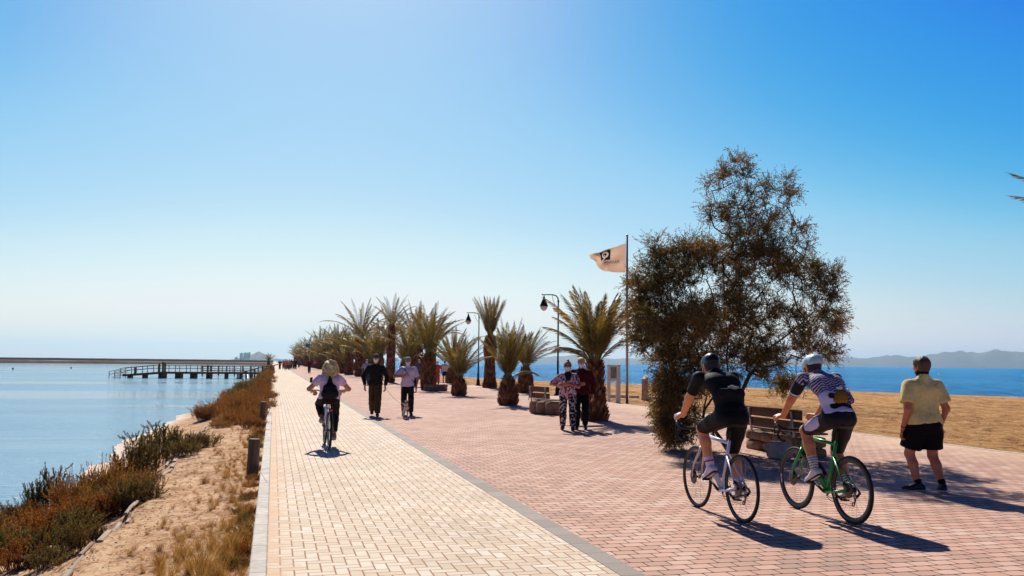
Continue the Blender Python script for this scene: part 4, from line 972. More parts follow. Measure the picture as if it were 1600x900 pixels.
# far flag by the path
fq = G(483, 577); e = empty('flag_pole', fq, 0, 'thin far pole with a small blue-green flag above the receding palms', 'flag pole')
m = MB(); m.tube([(0, 0, 0), (0, 0, 4.6)], [.06, .04], 8); m.build('pole', M_pole, e)
V = [(i * .12 - .72, .06 * math.sin(i * 1.2), 3.9 + .7 * j / 4 - .02 * i) for j in range(5) for i in range(7)]; F = [(j * 7 + i, j * 7 + i + 1, (j + 1) * 7 + i + 1, (j + 1) * 7 + i) for j in range(4) for i in range(6)]
f2 = mesh_obj('flag', V, F, plain('teal flag', '#2c7a80', .8)); f2.location = fq; tag(f2, 'small teal flag on the thin far pole', 'flag')

# info board
M_whw = mk_wood('white painted posts', '#cfc4b4', '#efe8dc', .6); M_panel = plain('faded map panel', '#8c8a80', .5)
g = G(951, 628); g.z = -.04; ang = 0.12
e = empty('information_board', g, ang, 'white framed information board on two posts left of the flag pole', 'information board')
m = MB(); m.box((0, 0, .79), (.13, .10, 1.58), None, .008); m.build('post', M_whw, e, False)
m = MB(); m.box((.44, 0, .79), (.19, .10, 1.58), None, .008); m.build('post', M_whw, e, False)
m = MB(); m.box((.21, 0, 1.53), (.3, .08, .08), None, .005); m.build('rail', M_whw, e, False); m = MB(); m.box((.21, 0, .95), (.3, .08, .09), None, .005); m.build('rail', M_whw, e, False)
m = MB(); m.box((.21, -.02, 1.25), (.3, .03, .5), None, .004); pn = m.build('panel', M_panel, e, False)
m = MB()
for (x0, z0, x1, z1, t) in ((.08, 1.44, .3, 1.3, .012), (.12, 1.4, .24, 1.12, .012), (.07, 1.08, .34, 1.08, .008), (.3, 1.46, .33, 1.15, .015), (.08, 1.2, .2, 1.05, .008)):
    m.tube([(x0, -.037, z0), (x1, -.037, z1)], t * .6, 4)
m.build('map_lines', plain('map ink', '#3a3c3a', .6), e, False)
g = G(1008, 624); g.z = -.04; e = empty('stone_marker', g, .25, 'short sloping-topped stone marker post on the sand right of the flag pole', 'marker post')
m = MB(); m.add([(-.09, -.15, 0), (.09, -.15, 0), (.09, .15, 0), (-.09, .15, 0), (-.09, -.11, .93), (.09, -.11, 1.06), (.09, .11, 1.06), (-.09, .11, .93)], [(3, 2, 1, 0), (4, 5, 6, 7), (0, 1, 5, 4), (1, 2, 6, 5), (2, 3, 7, 6), (3, 0, 4, 7)])
m.build('pillar', mk_stone('marker stone', '#8b7666', '#b9a591', 6), e, False)
m = MB(); m.add([(-.11, -.13, .925), (.11, -.13, 1.07), (.11, .13, 1.07), (-.11, .13, .925), (-.11, -.13, .955), (.11, -.13, 1.10), (.11, .13, 1.10), (-.11, .13, .955)], [(3, 2, 1, 0), (4, 5, 6, 7), (0, 1, 5, 4), (1, 2, 6, 5), (2, 3, 7, 6), (3, 0, 4, 7)]); m.build('cap', M_edge, e, False)
m = MB(); m.box((.0, -.14, .75), (.1, .02, .05)); m.build('plaque', M_black, e, False)

# rubble-stone seats with timber backs
M_rub = mk_stone('rubble stone', '#6d5240', '#a68468', 5); M_plank = mk_wood('brown bench plank', '#4e3526', '#755540', .8, 1); M_steel = plain('bracket steel', '#a39c94', .4, .6)
def rock(m, c, sx, sy, sz, seed):
    rg = random.Random(seed); V = []; F = []; n, k = 10, 14
    for i in range(n + 1):
        th = math.pi * i / n
        for j in range(k):
            ph = 2 * math.pi * j / k; d = Vector((math.sin(th) * math.cos(ph), math.sin(th) * math.sin(ph), math.cos(th)))
            q = Vector([math.copysign(abs(t) ** .45, t) for t in d]); q *= 1 + .09 * mnoise.noise(d * 2.2 + Vector((seed * 3.7, 0, 0)))
            V.append(Vector(c) + Vector((q.x * sx / 2, q.y * sy / 2, q.z * sz / 2)))
    for i in range(n):
        for j in range(k): F.append((i * k + j, i * k + (j + 1) % k, (i + 1) * k + (j + 1) % k, (i + 1) * k + j))
    m.add(V, F)
def stone_seat(base, L, hgt, rows, label, rz=0, back=True, seed=1, depth=.5, bh=.36):
    e = empty('stone_bench', base, rz, label, 'bench', 'rubble-stone benches with timber backs'); rg = random.Random(seed); z = 0
    for r in range(rows):
        y = -L / 2; rh = hgt / rows
        while y < L / 2 - .05:
            w = min(rg.uniform(.28, .55), L / 2 - y)
            if L / 2 - y - w < .15: w = L / 2 - y
            m = MB(); rock(m, (rg.uniform(-.02, .02), y + w / 2, z + rh / 2 - .005), depth, w * 1.02, rh * 1.06, rg.random() * 50); m.build('stone', M_rub, e); y += w
        z += rh
    if back:
        for k in range(3): m = MB(); m.box((.06 + k * .15 - .12, 0, hgt + .045), (.13, L * .92, .035), None, .006); m.build('seat_plank', M_plank, e, False)
        for zz in (.17, .37): m = MB(); m.box((-.2 - zz * .12, 0, hgt + zz), (.035, L * .98, .17), None, .006); m.build('backrest_plank', M_plank, e, False)
        for s in (-.36, .36): m = MB(); m.box((-.255, s * L, hgt + .2), (.03, .05, .46), Matrix.Rotation(-.12, 3, 'Y'), .004); m.tube([(-.26, s * L, hgt + .42), (-.34, s * L + .0, hgt + .02)], .012, 5); m.build('bracket', M_steel, e, False)
    return e
bc = W(1228, 690, 16.3)
rk = MB(); rock(rk, (0, 0, .14), .34, .42, .30, 7.7); ro = rk.build('boulder', mk_stone('pale boulder', '#a18c7c', '#cdbcae', 5)); q_ = W(1226, 700, 15.3); ro.location = (q_.x - .1, q_.y, 0); tag(ro, 'pale rounded boulder lying against the long rubble-stone bench', 'boulder')

stone_seat((bc.x - .05, bc.y, 0), 2.0, .36, 2, 'long rubble-stone bench with two-plank timber back behind the two racing cyclists', 0, True, 3)
bb = G(852, 648); e = stone_seat((bb.x + .1, bb.y + .35, 0), 1.25, .40, 1, 'smaller stone bench with timber back left of the masked couple', .25, True, 8)
bb = G(682, 611); e = stone_seat((bb.x, bb.y + .3, 0), 1.3, .36, 2, 'far low stone planter seat with a pale pot in front of the fat-trunked palm', .9, False, 11)
g = G(674, 608); e = empty('plant_pot', (g.x, g.y + .4, .36), 0, 'pale tapered pot standing on the far stone planter seat', 'pot')
m = MB(); m.lathe([(.17, 0), (.25, .38), (.28, .4), (.28, .45), (.24, .45), (.22, .3)], 16); m.build('pot', plain('pale terracotta', '#c9a898', .8), e)
# wooden posts by the kerb
M_post = mk_wood('grey timber post', '#4e3d30', '#7d6a58', 1.0)
def wpost(g, h, label):
    z = H_l(g.x, g.y); m = MB(); m.lathe([(.085, -.1), (.085, h - .01), (.078, h)], 14); o = m.build('wooden_post', M_post); auto_smooth(o, 40); o.location = (g.x, g.y, z); o.rotation_euler = (.02, .03, 0); tag(o, label, 'post', 'round wooden posts along the kerb')
g = at_px(395, 741, -.1); wpost(Vector((min(g.x, -.25), g.y, 0)), .52, 'nearer round wooden post standing in dry soil beside the kerb')
g = at_px(415.5, 657, -.1); wpost(Vector((min(g.x, -.25), g.y, 0)), .52, 'farther round wooden post beside the kerb, half in the scrub')
# low wall of dead boards / liner edge on the ledge
def liner():
    m = MB(); rg = random.Random(4)
    for y in np.arange(5.2, 24, .55):
        x = -1.55 + .25 * nz(0, y, .4, 9); z = H_l(x + .03, y); m.box((x + .01 + rg.uniform(-.05, .05), y, z - .004), (rg.uniform(.03, .07), .56, .03), Matrix.Rotation(rg.uniform(-.06, .06), 3, 'Z') @ Matrix.Rotation(rg.uniform(-.1, .1), 3, 'Y'), .01)
    tag(m.build('timber_edging', mk_wood('bleached boards', '#7a6450', '#b5a28d', .6, 1), None, False), 'bleached half-buried boards along the edge of the sandy bank', 'edging')
liner()
# buoy and boats
g = G(1468, 586, WL); e = empty('buoy', (g.x, g.y, WL), 0, 'small yellow buoy floating to the right of the yellow-shirted man', 'buoy'); s = .55
m = MB(); m.lathe([(.1, -.4), (.8, -.2), (1.0, .1), (.7, .35), (.3, .9), (.05, 1.0)], 14); m.build('float', plain('buoy yellow', '#d8c53a', .5), e); e.scale = (.42, .42, .42)
m = MB(); m.tube([(0, 0, .9), (0, 0, 1.5)], .08, 6); m.build('top_mark', plain('buoy yellow', '#d8c53a', .5), e)
M_hull = plain('white hull', '#dcdcd8', .35)
for px, py, sc, lb in ((1403, 574.6, 1.0, 'tiny dark-and-white motor boat far out, left of the yellow-shirted man'), (1540, 576.5, 1.2, 'tiny white boat far out near the right edge'), (1598, 577, 1.3, 'tiny white boat farthest right on the sea')):
    g = G(px, py, WL); e = empty('boat', (g.x, g.y, WL), .4, lb, 'boat', 'small boats far out on the sea')
    m = MB(); V = []
    for t in np.linspace(-1, 1, 9):
        w = .9 * (1 - max(0, t) ** 2.2); V += [(t * 3.2, -w, .7 + .25 * max(0, t)), (t * 3.1, -w * .6, -.1), (t * 3.1, w * .6, -.1), (t * 3.2, w, .7 + .25 * max(0, t))]
    F = [(i * 4 + k, i * 4 + k + 1, i * 4 + k + 5, i * 4 + k + 4) for i in range(8) for k in range(3)] + [(i * 4 + 3, i * 4, i * 4 + 4, i * 4 + 7) for i in range(8)] + [(3, 2, 1, 0)]
    m.add(V, F); m.build('hull', M_hull, e, False); m = MB(); m.box((-.3, 0, 1.15), (1.6, 1.1, .9), None, .1); m.build('cabin', M_hull, e, False)
    e.scale = (sc, sc, sc)
# ================================================================== PEOPLE
def nrm(v): v = np.array(v, float); return v / (np.linalg.norm(v) + 1e-9)
def ik(a, c, l1, l2, pole):
    a, c = np.array(a, float), np.array(c, float); d = c - a; L = np.linalg.norm(d); u = d / L
    if L > (l1 + l2) * .998: L = (l1 + l2) * .998; c = a + u * L
    x = (l1 * l1 - l2 * l2 + L * L) / (2 * L); h = math.sqrt(max(l1 * l1 - x * x, 0)); p = np.array(pole, float); p = nrm(p - u * (p @ u))
    return a + u * x + p * h, c
def lerp(a, b, t): return np.array(a) + (np.array(b) - np.array(a)) * t
def joints(pel=(0, 0, .95), mid=(0, .01, 1.12), chs=(0, 0, 1.29), nck=(0, -.01, 1.46), head=(0, .02, 1.625), hfwd=(0, 1, 0), hup=(0, 0, 1), fwd=(0, 1, 0), side=(1, 0, 0), sw=.18, shz=-.075, hipw=.088,
           feet=((-.1, 0, .085), (.1, 0, .085)), toes=((-.12, 1, 0), (.12, 1, 0)), wr=((-.27, .03, .86), (.27, .03, .86)), epole=((-.5, -1, 0), (.5, -1, 0)), kpole=((-.1, 1, 0), (.1, 1, 0)),
           hd=None, pn=None, curl=.5, shfw=(0, 0), th=.435, sh=.42, ua=.30, fa=.265):
    J = dict(pel=np.array(pel, float), mid=np.array(mid, float), chs=np.array(chs, float), nck=np.array(nck, float), head=np.array(head, float), hf=nrm(hfwd), hu=nrm(hup), fwd=nrm(fwd), side=nrm(side), curl=curl)
    J['hs'] = nrm(np.cross(J['hf'], J['hu'])); J['hu'] = nrm(np.cross(J['hs'], J['hf']))
    up = nrm(J['nck'] - J['chs']); J['up'] = up; J['tf'] = nrm(np.cross(up, J['side'])) 
    for i, s in enumerate((-1, 1)):
        k = 'LR'[i]
        J['sh' + k] = J['nck'] + J['side'] * s * sw + up * shz + J['tf'] * shfw[i]
        J['hp' + k] = J['pel'] + J['side'] * s * hipw - np.array([0, 0, .035])
        J['kn' + k], J['an' + k] = ik(J['hp' + k], feet[i], th, sh, kpole[i]); J['td' + k] = nrm(toes[i])
        J['el' + k], J['wr' + k] = ik(J['sh' + k], wr[i], ua, fa, epole[i])
        J['hd' + k] = nrm(hd[i]) if hd else nrm(J['wr' + k] - J['el' + k])
        J['pn' + k] = nrm(pn[i]) if pn else nrm(-s * J['side'])
    return J
def torso(J, g=1.0, b=0.0, dep=.78, w=1.0, but=True, belly=0.0):
    """torso volumes; b = extra radius for cloth"""
    S_, f = J['side'], J['tf']; pel, mid, chs, nck = J['pel'], J['mid'], J['chs'], J['nck']; up0 = nrm(mid - pel); F0 = nrm(np.cross(up0, S_)); fl = (f, dep); fl0 = (F0, dep + .04)
    L = [P(pel - S_ * .062 * w, pel + S_ * .062 * w, .108 * g + b, None, fl0), P(mid - S_ * .052 * w * g, mid + S_ * .052 * w * g, .1 * g + b, None, fl0),
         P(chs - S_ * .075 * w, chs + S_ * .075 * w, .112 * g + b, None, fl), P(pel - S_ * .04, mid - S_ * .04, .115 * g + b, .106 * g + b, fl0), P(pel + S_ * .04, mid + S_ * .04, .115 * g + b, .106 * g + b, fl0),
         P(mid - S_ * .04, chs - S_ * .055, .106 * g + b, .115 * g + b, fl), P(mid + S_ * .04, chs + S_ * .055, .106 * g + b, .115 * g + b, fl),
         P(lerp(chs, nck, .42) - S_ * .10 * w, lerp(chs, nck, .42) + S_ * .10 * w, .066 + b * .6, None, fl), P(chs, lerp(chs, nck, .7), .105 * g + b, .07 + b, fl)]
    for k in 'LR': L.append(P(lerp(nck, chs, .10), lerp(J['sh' + k], nck, .12), .040 + b * .5, .046 + b * .5))
    if but:
        for s in (-1, 1): L.append(P(pel + S_ * s * .062 - F0 * .045 - up0 * .03, pel + S_ * s * .066 - F0 * .045 - up0 * .06, .085 * g + b))
        L.append(P(pel - F0 * .06 - up0 * .015, pel - F0 * .055 - up0 * .07, .078 * g + b))
    if belly: L.append(P(mid + F0 * belly - S_ * .05, mid + F0 * belly + S_ * .05, .115 * g + b))
    return L
def arm(J, k, t0=0, t1=2, b=0.0, m=1.0):
    L = []; s, e, w = J['sh' + k], J['el' + k], J['wr' + k]
    r = [.051 * m, .047 * m, .041 * m, .039 * m, .040 * m, .026 * m]
    if t0 < 1: a, c = t0, min(t1, 1); L.append(P(lerp(s, e, a), lerp(s, e, c), b + np.interp(a, [0, .5, 1], r[:3]), b + np.interp(c, [0, .5, 1], r[:3])))
    if t1 > 1: a, c = max(t0, 1) - 1, t1 - 1; L.append(P(lerp(e, w, a), lerp(e, w, c), b + np.interp(a, [0, .35, 1], r[3:]), b + np.interp(c, [0, .35, 1], r[3:])))
    return L
def leg(J, k, t0=0, t1=2, b=0.0, m=1.0, loose=0.0):
    L = []; h, n, a = J['hp' + k], J['kn' + k], J['an' + k]
    R1 = lambda t: np.interp(t, [0, .4, 1], [.088 * m, .077 * m, .055 * m]); R2 = lambda t: np.interp(t, [0, .3, 1], [.054 * m, .056 * m, .037 * m])
    if t0 < 1:
        p, q = t0, min(t1, 1); mm = (p + q) / 2
        L += [P(lerp(h, n, p), lerp(h, n, mm), b + R1(p), b + R1(mm) + loose * .5), P(lerp(h, n, mm), lerp(h, n, q), b + R1(mm) + loose * .5, b + R1(q) + loose)]
    if t1 > 1:
        p, q = max(t0, 1) - 1, t1 - 1; bk = nrm(np.cross(nrm(a - n), np.cross(nrm(n - h) + 1e-4, nrm(a - n))) + 1e-6); d = nrm(n - (h + a) / 2 + np.array([0, 1e-4, 0])) * -.012
        mq = p + (q - p) * .35
        L += [P(lerp(n, a, p), lerp(n, a, mq) + d, b + R2(p) + loose, b + R2(mq) + loose), P(lerp(n, a, mq) + d, lerp(n, a, q), b + R2(mq) + loose, b + R2(q) + loose * 1.2)]
    return L
def hand(J, k, fr=.0085, sc=1.0):
    w, d, n = J['wr' + k], J['hd' + k], J['pn' + k]; n = nrm(n - d * (n @ d)); c = np.cross(d, n) * (1 if k == 'L' else -1)   # c: towards the thumb side
    L = [P(w, w + d * .035 * sc, .026 * sc, .032 * sc, (n, .7)), P(w + d * .04 * sc - c * .014, w + d * .075 * sc - c * .016, .026 * sc, .026 * sc, (n, .5)), P(w + d * .04 * sc + c * .014, w + d * .075 * sc + c * .016, .026 * sc, .026 * sc, (n, .5))]
    cu = J['curl'] if not isinstance(J['curl'], (tuple, list)) else J['curl']['LR'.index(k)]
    for o, ln in ((.031, .074), (.0105, .083), (-.0105, .077), (-.031, .062)):
        p = w + d * .092 * sc + c * o * sc; an = cu * .5
        for sg in (.42, .32, .26):
            e = nrm(d * math.cos(an) + n * math.sin(an)); q = p + e * ln * sg * sc * 1.15; L.append(P(p, q, fr, fr * .93)); p = q; an += cu
    p = w + d * .03 * sc + c * .026 * sc; e = nrm(d * .65 + c * .8 + n * .35)
    for ln in (.042, .032): q = p + e * ln * sc; L.append(P(p, q, fr * 1.2, fr * 1.05)); p = q; e = nrm(e + d * .6 + n * .35 * (1 + cu))
    return L
def headp(J, neck=True):
    h, u, f, s = J['head'], J['hu'], J['hf'], J['hs']
    L = [P(h + u * .03 - f * .025, h + u * .028 + f * .018, .086, .08, (s, .9)), P(h - u * .01 - f * .01, h - u * .03 + f * .02, .073, .066, (s, .88)), P(h - u * .06 + f * .035, h - u * .082 + f * .052, .046, .030), P(h - u * .045 - f * .005, h - u * .06 + f * .03, .052, .045, (s, .95)),
         P(h + u * .012 + f * .088, h - u * .018 + f * .107, .011, .015), P(h - u * .02 + f * .098 - s * .012, h - u * .02 + f * .098 + s * .012, .008), P(h + u * .028 + f * .078 - s * .03, h + u * .028 + f * .078 + s * .03, .014),
         P(h - u * .048 + f * .083 - s * .018, h - u * .048 + f * .083 + s * .018, .0085), P(h - u * .058 + f * .08 - s * .014, h - u * .058 + f * .08 + s * .014, .009),
         P(h - u * .018 + f * .06 - s * .042, h - u * .022 + f * .06 - s * .042, .024), P(h - u * .018 + f * .06 + s * .042, h - u * .022 + f * .06 + s * .042, .024)]
    for q in (-1, 1): L.append(P(h + s * q * .078 + u * .022 - f * .012, h + s * q * .077 - u * .022 - f * .004, .021, .014, (s, .45)))
    if neck: L.append(P(h - u * .05 - f * .02, J['nck'] - J['up'] * .02, .054, .060))
    return L
SKIN = {}
def skin(c):
    if c not in SKIN:
        b = NB('skin ' + str(len(SKIN))); v = b.coord(); col = b.mix(1.0, hx(c), b.ramp(b.noise(v, 14, 5), [(.3, .88), (.7, 1.08)]), 'MULTIPLY')
        SKIN[c] = b.done(b.bsdf(col, .48, 0, b.bump(b.noise(v, 60, 4), .3, .002), .4, Subsurface_Weight=.08, Subsurface_Scale=.01))
    return SKIN[c]
M_eyew = plain('eye white', '#e8e4de', .2); M_iris = plain('eye iris', '#2b1c12', .2); M_mask = cloth('white face mask', '#dfe0e4', .004, .8, .03); M_lace = plain('sole rubber', '#c9c4bc', .7)
def face_bits(e, J):
    for q in (-1, 1):
        c = J['head'] + J['hu'] * .008 + J['hf'] * .077 + J['hs'] * q * .032
        m = MB(); m.lathe([(.001, -.0115), (.008, -.008), (.0115, 0), (.008, .008), (.001, .0115)], 10, c, J['hf']); o = m.build('eye', M_eyew, e)
        m = MB(); m.lathe([(.001, .0), (.0052, .001), (.001, .0022)], 8, c + J['hf'] * .0105, J['hf']); m.build('iris', M_iris, o)
def shoe_prims(J, k, b=0.0, ground=True):
    a, t = J['an' + k], J['td' + k]; u = np.array([0, 0, 1.]) if ground else nrm(np.cross(np.cross(t, J['kn' + k] - a), t)); s = nrm(np.cross(t, u))
    so = a - u * .085
    cut = (so, -u)
    return [P(so + u * .042 - t * .045, so + u * .040 + t * .07, .041 + b, .040 + b, None, cut), P(so + u * .034 + t * .07, so + u * .030 + t * .155, .043 + b, .036 + b, (u, .85), cut), P(a - u * .01 - t * .01, so + u * .05 + t * .03, .042 + b, .045 + b, None, cut)]
def person(label, loc, rz, J, sk, wear, scale=1.0, group=None, h=.012, fr=.0095, hands=True, girth=1.0, hair=None, eyes=True, dep=.78, w=1.0, name='person', gp=True, armm=1.0, legm=1.0, belly=0.0):
    e = empty(name, loc, rz, label, 'person', group); e.scale = (scale,) * 3
    pr = torso(J, girth * .96, -.004, dep, w, True, belly) + headp(J)
    for k in 'LR':
        pr += arm(J, k, m=armm) + leg(J, k, m=legm)
        if hands: pr += hand(J, k, fr)
        else: pr.append(P(J['wr' + k], J['wr' + k] + J['hd' + k] * .1, .03, .025))
        a, t = J['an' + k], J['td' + k]; pr.append(P(a, a + t * .1 - np.array([0, 0, .05]), .032, .026))
    sdf_obj('body', pr, sk, e, h, .022)
    if eyes and h < .016: face_bits(e, J)
    if hair: hair(e, J)
    for wv in wear: wv(e, J, h)
    return e
# --- garments (each returns a function(parent, joints, voxel))
def w_top(mat, sleeve=.75, b=.014, hem=None, g=1.0, name='shirt', dep=.8, w=1.0, paint=None, loose=.0, noise=(.006, 7), belly=0.0, am=1.0):
    def f(e, J, h):
        S_ = J['side']; up0 = nrm(J['mid'] - J['pel']); q = hem if hem is not None else -.05; cp = J['pel'] + up0 * q; L = []
        for p in torso(J, g, b, dep, w, True, belly): L.append(p[:5] + ((cp, -up0),))
        if q < -.02: L.append(P(J['pel'] - S_ * .06, J['pel'] + S_ * .06, .118 * g + b, None, (nrm(np.cross(up0, S_)), dep), (cp, -up0))); c2 = cp + up0 * .0; L.append(P(c2 - S_ * .065 * g, c2 + S_ * .065 * g, .112 * g + b, None, (nrm(np.cross(up0, S_)), dep), (cp, -up0)))
        for k in 'LR':
            s_, e_, w_ = J['sh' + k], J['el' + k], J['wr' + k]; end = lerp(s_, e_, sleeve) if sleeve <= 1 else lerp(e_, w_, sleeve - 1); dr = nrm(e_ - s_) if sleeve <= 1 else nrm(w_ - e_)
            if sleeve > 0:
                A = arm(J, k, 0, sleeve, b + loose, am)
                for i, p in enumerate(A): L.append(p[:5] + (((end, dr),) if False else (end, dr),) if i == len(A) - 1 else p)
        L.append(P(J['nck'] - J['up'] * .03, J['nck'] + J['up'] * .005 + (J['head'] - J['nck']) * .06, .062 + b * .5, .058 + b * .4))
        sdf_obj(name, L, mat, e, h, .025, paint and (lambda V: paint(V, J)), noise)
    return f
def w_bottom(mat, length=1.9, b=.012, loose=.0, name='trousers', g=1.0, paint=None, waist=.1, noise=(.005, 8), dep=.84, m=1.0):
    def f(e, J, h):
        S_ = J['side']; up0 = nrm(J['mid'] - J['pel']); cp = J['pel'] + up0 * waist; F0 = nrm(np.cross(up0, S_)); L = []
        for p in torso(J, g, b * .8, dep)[:1] + torso(J, g, b * .8, dep)[3:5] + torso(J, g, b * .8, dep)[-3:]: L.append(p[:5] + ((cp, up0),))
        for k in 'LR':
            A = leg(J, k, 0, length, b, m, loose); a_, b_2 = (J['hp' + k], J['kn' + k]) if length <= 1 else (J['kn' + k], J['an' + k]); t = length if length <= 1 else length - 1
            end = lerp(a_, b_2, t); dr = nrm(b_2 - a_); A[-1] = A[-1][:5] + ((end, dr),); L += A
        sdf_obj(name, L, mat, e, h, .022, paint and (lambda V: paint(V, J)), noise)
    return f
def w_shoes(mat, b=.004, ground=True, name='shoe', sole=None):
    def f(e, J, h):
        for k in 'LR':
            o = sdf_obj(name, shoe_prims(J, k, b, ground), mat, e, min(h, .01), .012)
            if sole:
                a, t = J['an' + k], J['td' + k]; u = np.array([0, 0, 1.]) if ground else nrm(np.cross(np.cross(t, J['kn' + k] - a), t)); so = a - u * .083
                sdf_obj('sole', [P(so - t * .045 + u * .004, so + t * .155 + u * .004, .044 + b, .039 + b, (u, .4), (so - u * .0, -u))], sole, o, min(h, .009), .01)
    return f
def w_socks(mat, t0=1.72, t1=1.98, paint=None):
    def f(e, J, h):
        for k in 'LR': sdf_obj('sock', [p[:5] + ((lerp(J['kn' + k], J['an' + k], t0 - 1), nrm(J['kn' + k] - J['an' + k])),) for p in leg(J, k, t0 - .02, t1, .005)], mat, e, min(h, .009), .01, paint and (lambda V, k=k: paint(V, J, k)))
    return f
def w_mask():
    def f(e, J, h):
        H, u, fw, s = J['head'], J['hu'], J['hf'], J['hs']
        L = [P(H - u * .03 + fw * .068 - s * .02, H - u * .03 + fw * .068 + s * .02, .05, None, (fw, .95), (H + fw * .045, -fw)), P(H - u * .072 + fw * .055, H - u * .07 + fw * .06, .042, None, None, (H + fw * .03, -fw))]
        o = sdf_obj('face_mask', L, M_mask, e, min(h, .009), .02)
        for q in (-1, 1): m = MB(); m.tube([H + s * q * .06 - u * .02 + fw * .06, H + s * q * .083 + u * .02 - fw * .0, H + s * q * .078 - u * .035 - fw * .008, H + s * q * .06 - u * .05 + fw * .05], .0025, 4); m.build('ear_loop', M_mask, o)
    return f
def hair_cap(mat, length=.0, vol=.012, cut=.3, noise=(.012, 22), front=.06):
    def f(e, J):
        H, u, fw, s = J['head'], J['hu'], J['hf'], J['hs']; c1 = (H + fw * front, nrm(fw * .8 - u * cut))
        L = [P(H + u * .034 - fw * .03, H + u * .036 + fw * .015, .088 + vol, .083 + vol, (s, .93), c1), P(H - u * .02 - fw * .035, H + u * .0 - fw * .03, .072 + vol, .078 + vol, (s, .95), (H - u * .075, -u))]
        if length: L += [P(H - u * .02 - fw * .05, H - u * length - fw * .075, .07 + vol, .06 + vol, (fw, .6))]
        sdf_obj('hair', L, mat, e, .012, .02, None, noise)
    return f
def M_hair(n, c): return plain('hair ' + n, c, .6, 0, .35, 60, .004)
hgrey = M_hair('grey', '#8e8478'); hbrown = M_hair('greying brown', '#4e382a'); hdark = M_hair('dark', '#2a1c14')

# ------------------------------------------------------------------ bicycles
M_tyre = plain('tyre rubber', '#17161a', .75, 0, .1, 30); M_rimb = plain('carbon rim', '#1e1c1f', .4, .1, .1, 20, 0, .5); M_chrome = plain('worn alloy', '#b5b1ab', .28, .9, .08); M_disc = plain('dark brake steel', '#4a4644', .4, .8, .1); M_blk = plain('matt black component', '#131315', .5, .2, .1, 20); M_decal = plain('white decal', '#d5d5d5', .5); M_tape = plain('black bar tape', '#1a191a', .8, 0, .15, 90, .001)
def add_wheel(e, y, R=.34, rimd=.022, deep=False, disc=-1, tyr=.0145, tmat=None, rimat=None, spk=24, name='wheel', alloyhub=True):
    c = Vector((0, y, R)); w = empty(name, (0, 0, 0)); w.parent = e
    tr = MB(); tr.torus(c, R - tyr, tyr, (1, 0, 0), 72, 10); wt = tr.build('wheel', tmat or M_tyre, e); bpy.data.objects.remove(w)
    rm = MB(); ro = R - 2 * tyr + .004; ri = ro - rimd; n = 72; prof = [(ro, -.0105), (ro - .006, -.0125), (ri + .004, -.008), (ri, 0), (ri + .004, .008), (ro - .006, .0125), (ro, .0105)]; vs = []; fs = []
    for i in range(n):
        a = 2 * math.pi * i / n
        for (r, x) in prof: vs.append(c + Vector((x, r * math.cos(a), r * math.sin(a))))
    k = len(prof)
    for i in range(n):
        for j in range(k - 1): a = i * k + j; b2 = ((i + 1) % n) * k + j; fs.append((a, b2, b2 + 1, a + 1))
    rm.add(vs, fs); rm.build('rim', rimat or M_rimb, wt)
    sp = MB()
    for i in range(spk):
        a = 2 * math.pi * i / spk; s = .03 if i % 2 else -.03; a2 = a + (.9 if (i // 2) % 2 else -.9); sp.tube([c + Vector((s, .022 * math.cos(a2), .022 * math.sin(a2))), c + Vector((0, ri * math.cos(a), ri * math.sin(a)))], .0012, 3, False)
    sp.build('spokes', M_chrome, wt)
    hb = MB(); hb.lathe([(.012, -.055), (.012, -.035), (.026, -.033), (.026, -.027), (.014, -.022), (.014, .022), (.026, .027), (.026, .033), (.012, .035), (.012, .055)], 14, c, (1, 0, 0)); hb.build('hub', M_blk, wt)
    if disc:
        dm = MB(); dm.lathe([(.055, -.0012), (.08, -.0012), (.08, .0012), (.055, .0012)], 30, c + Vector((disc * .042, 0, 0)), (1, 0, 0)); dm.build('brake_disc', M_disc, wt)
    return wt, c
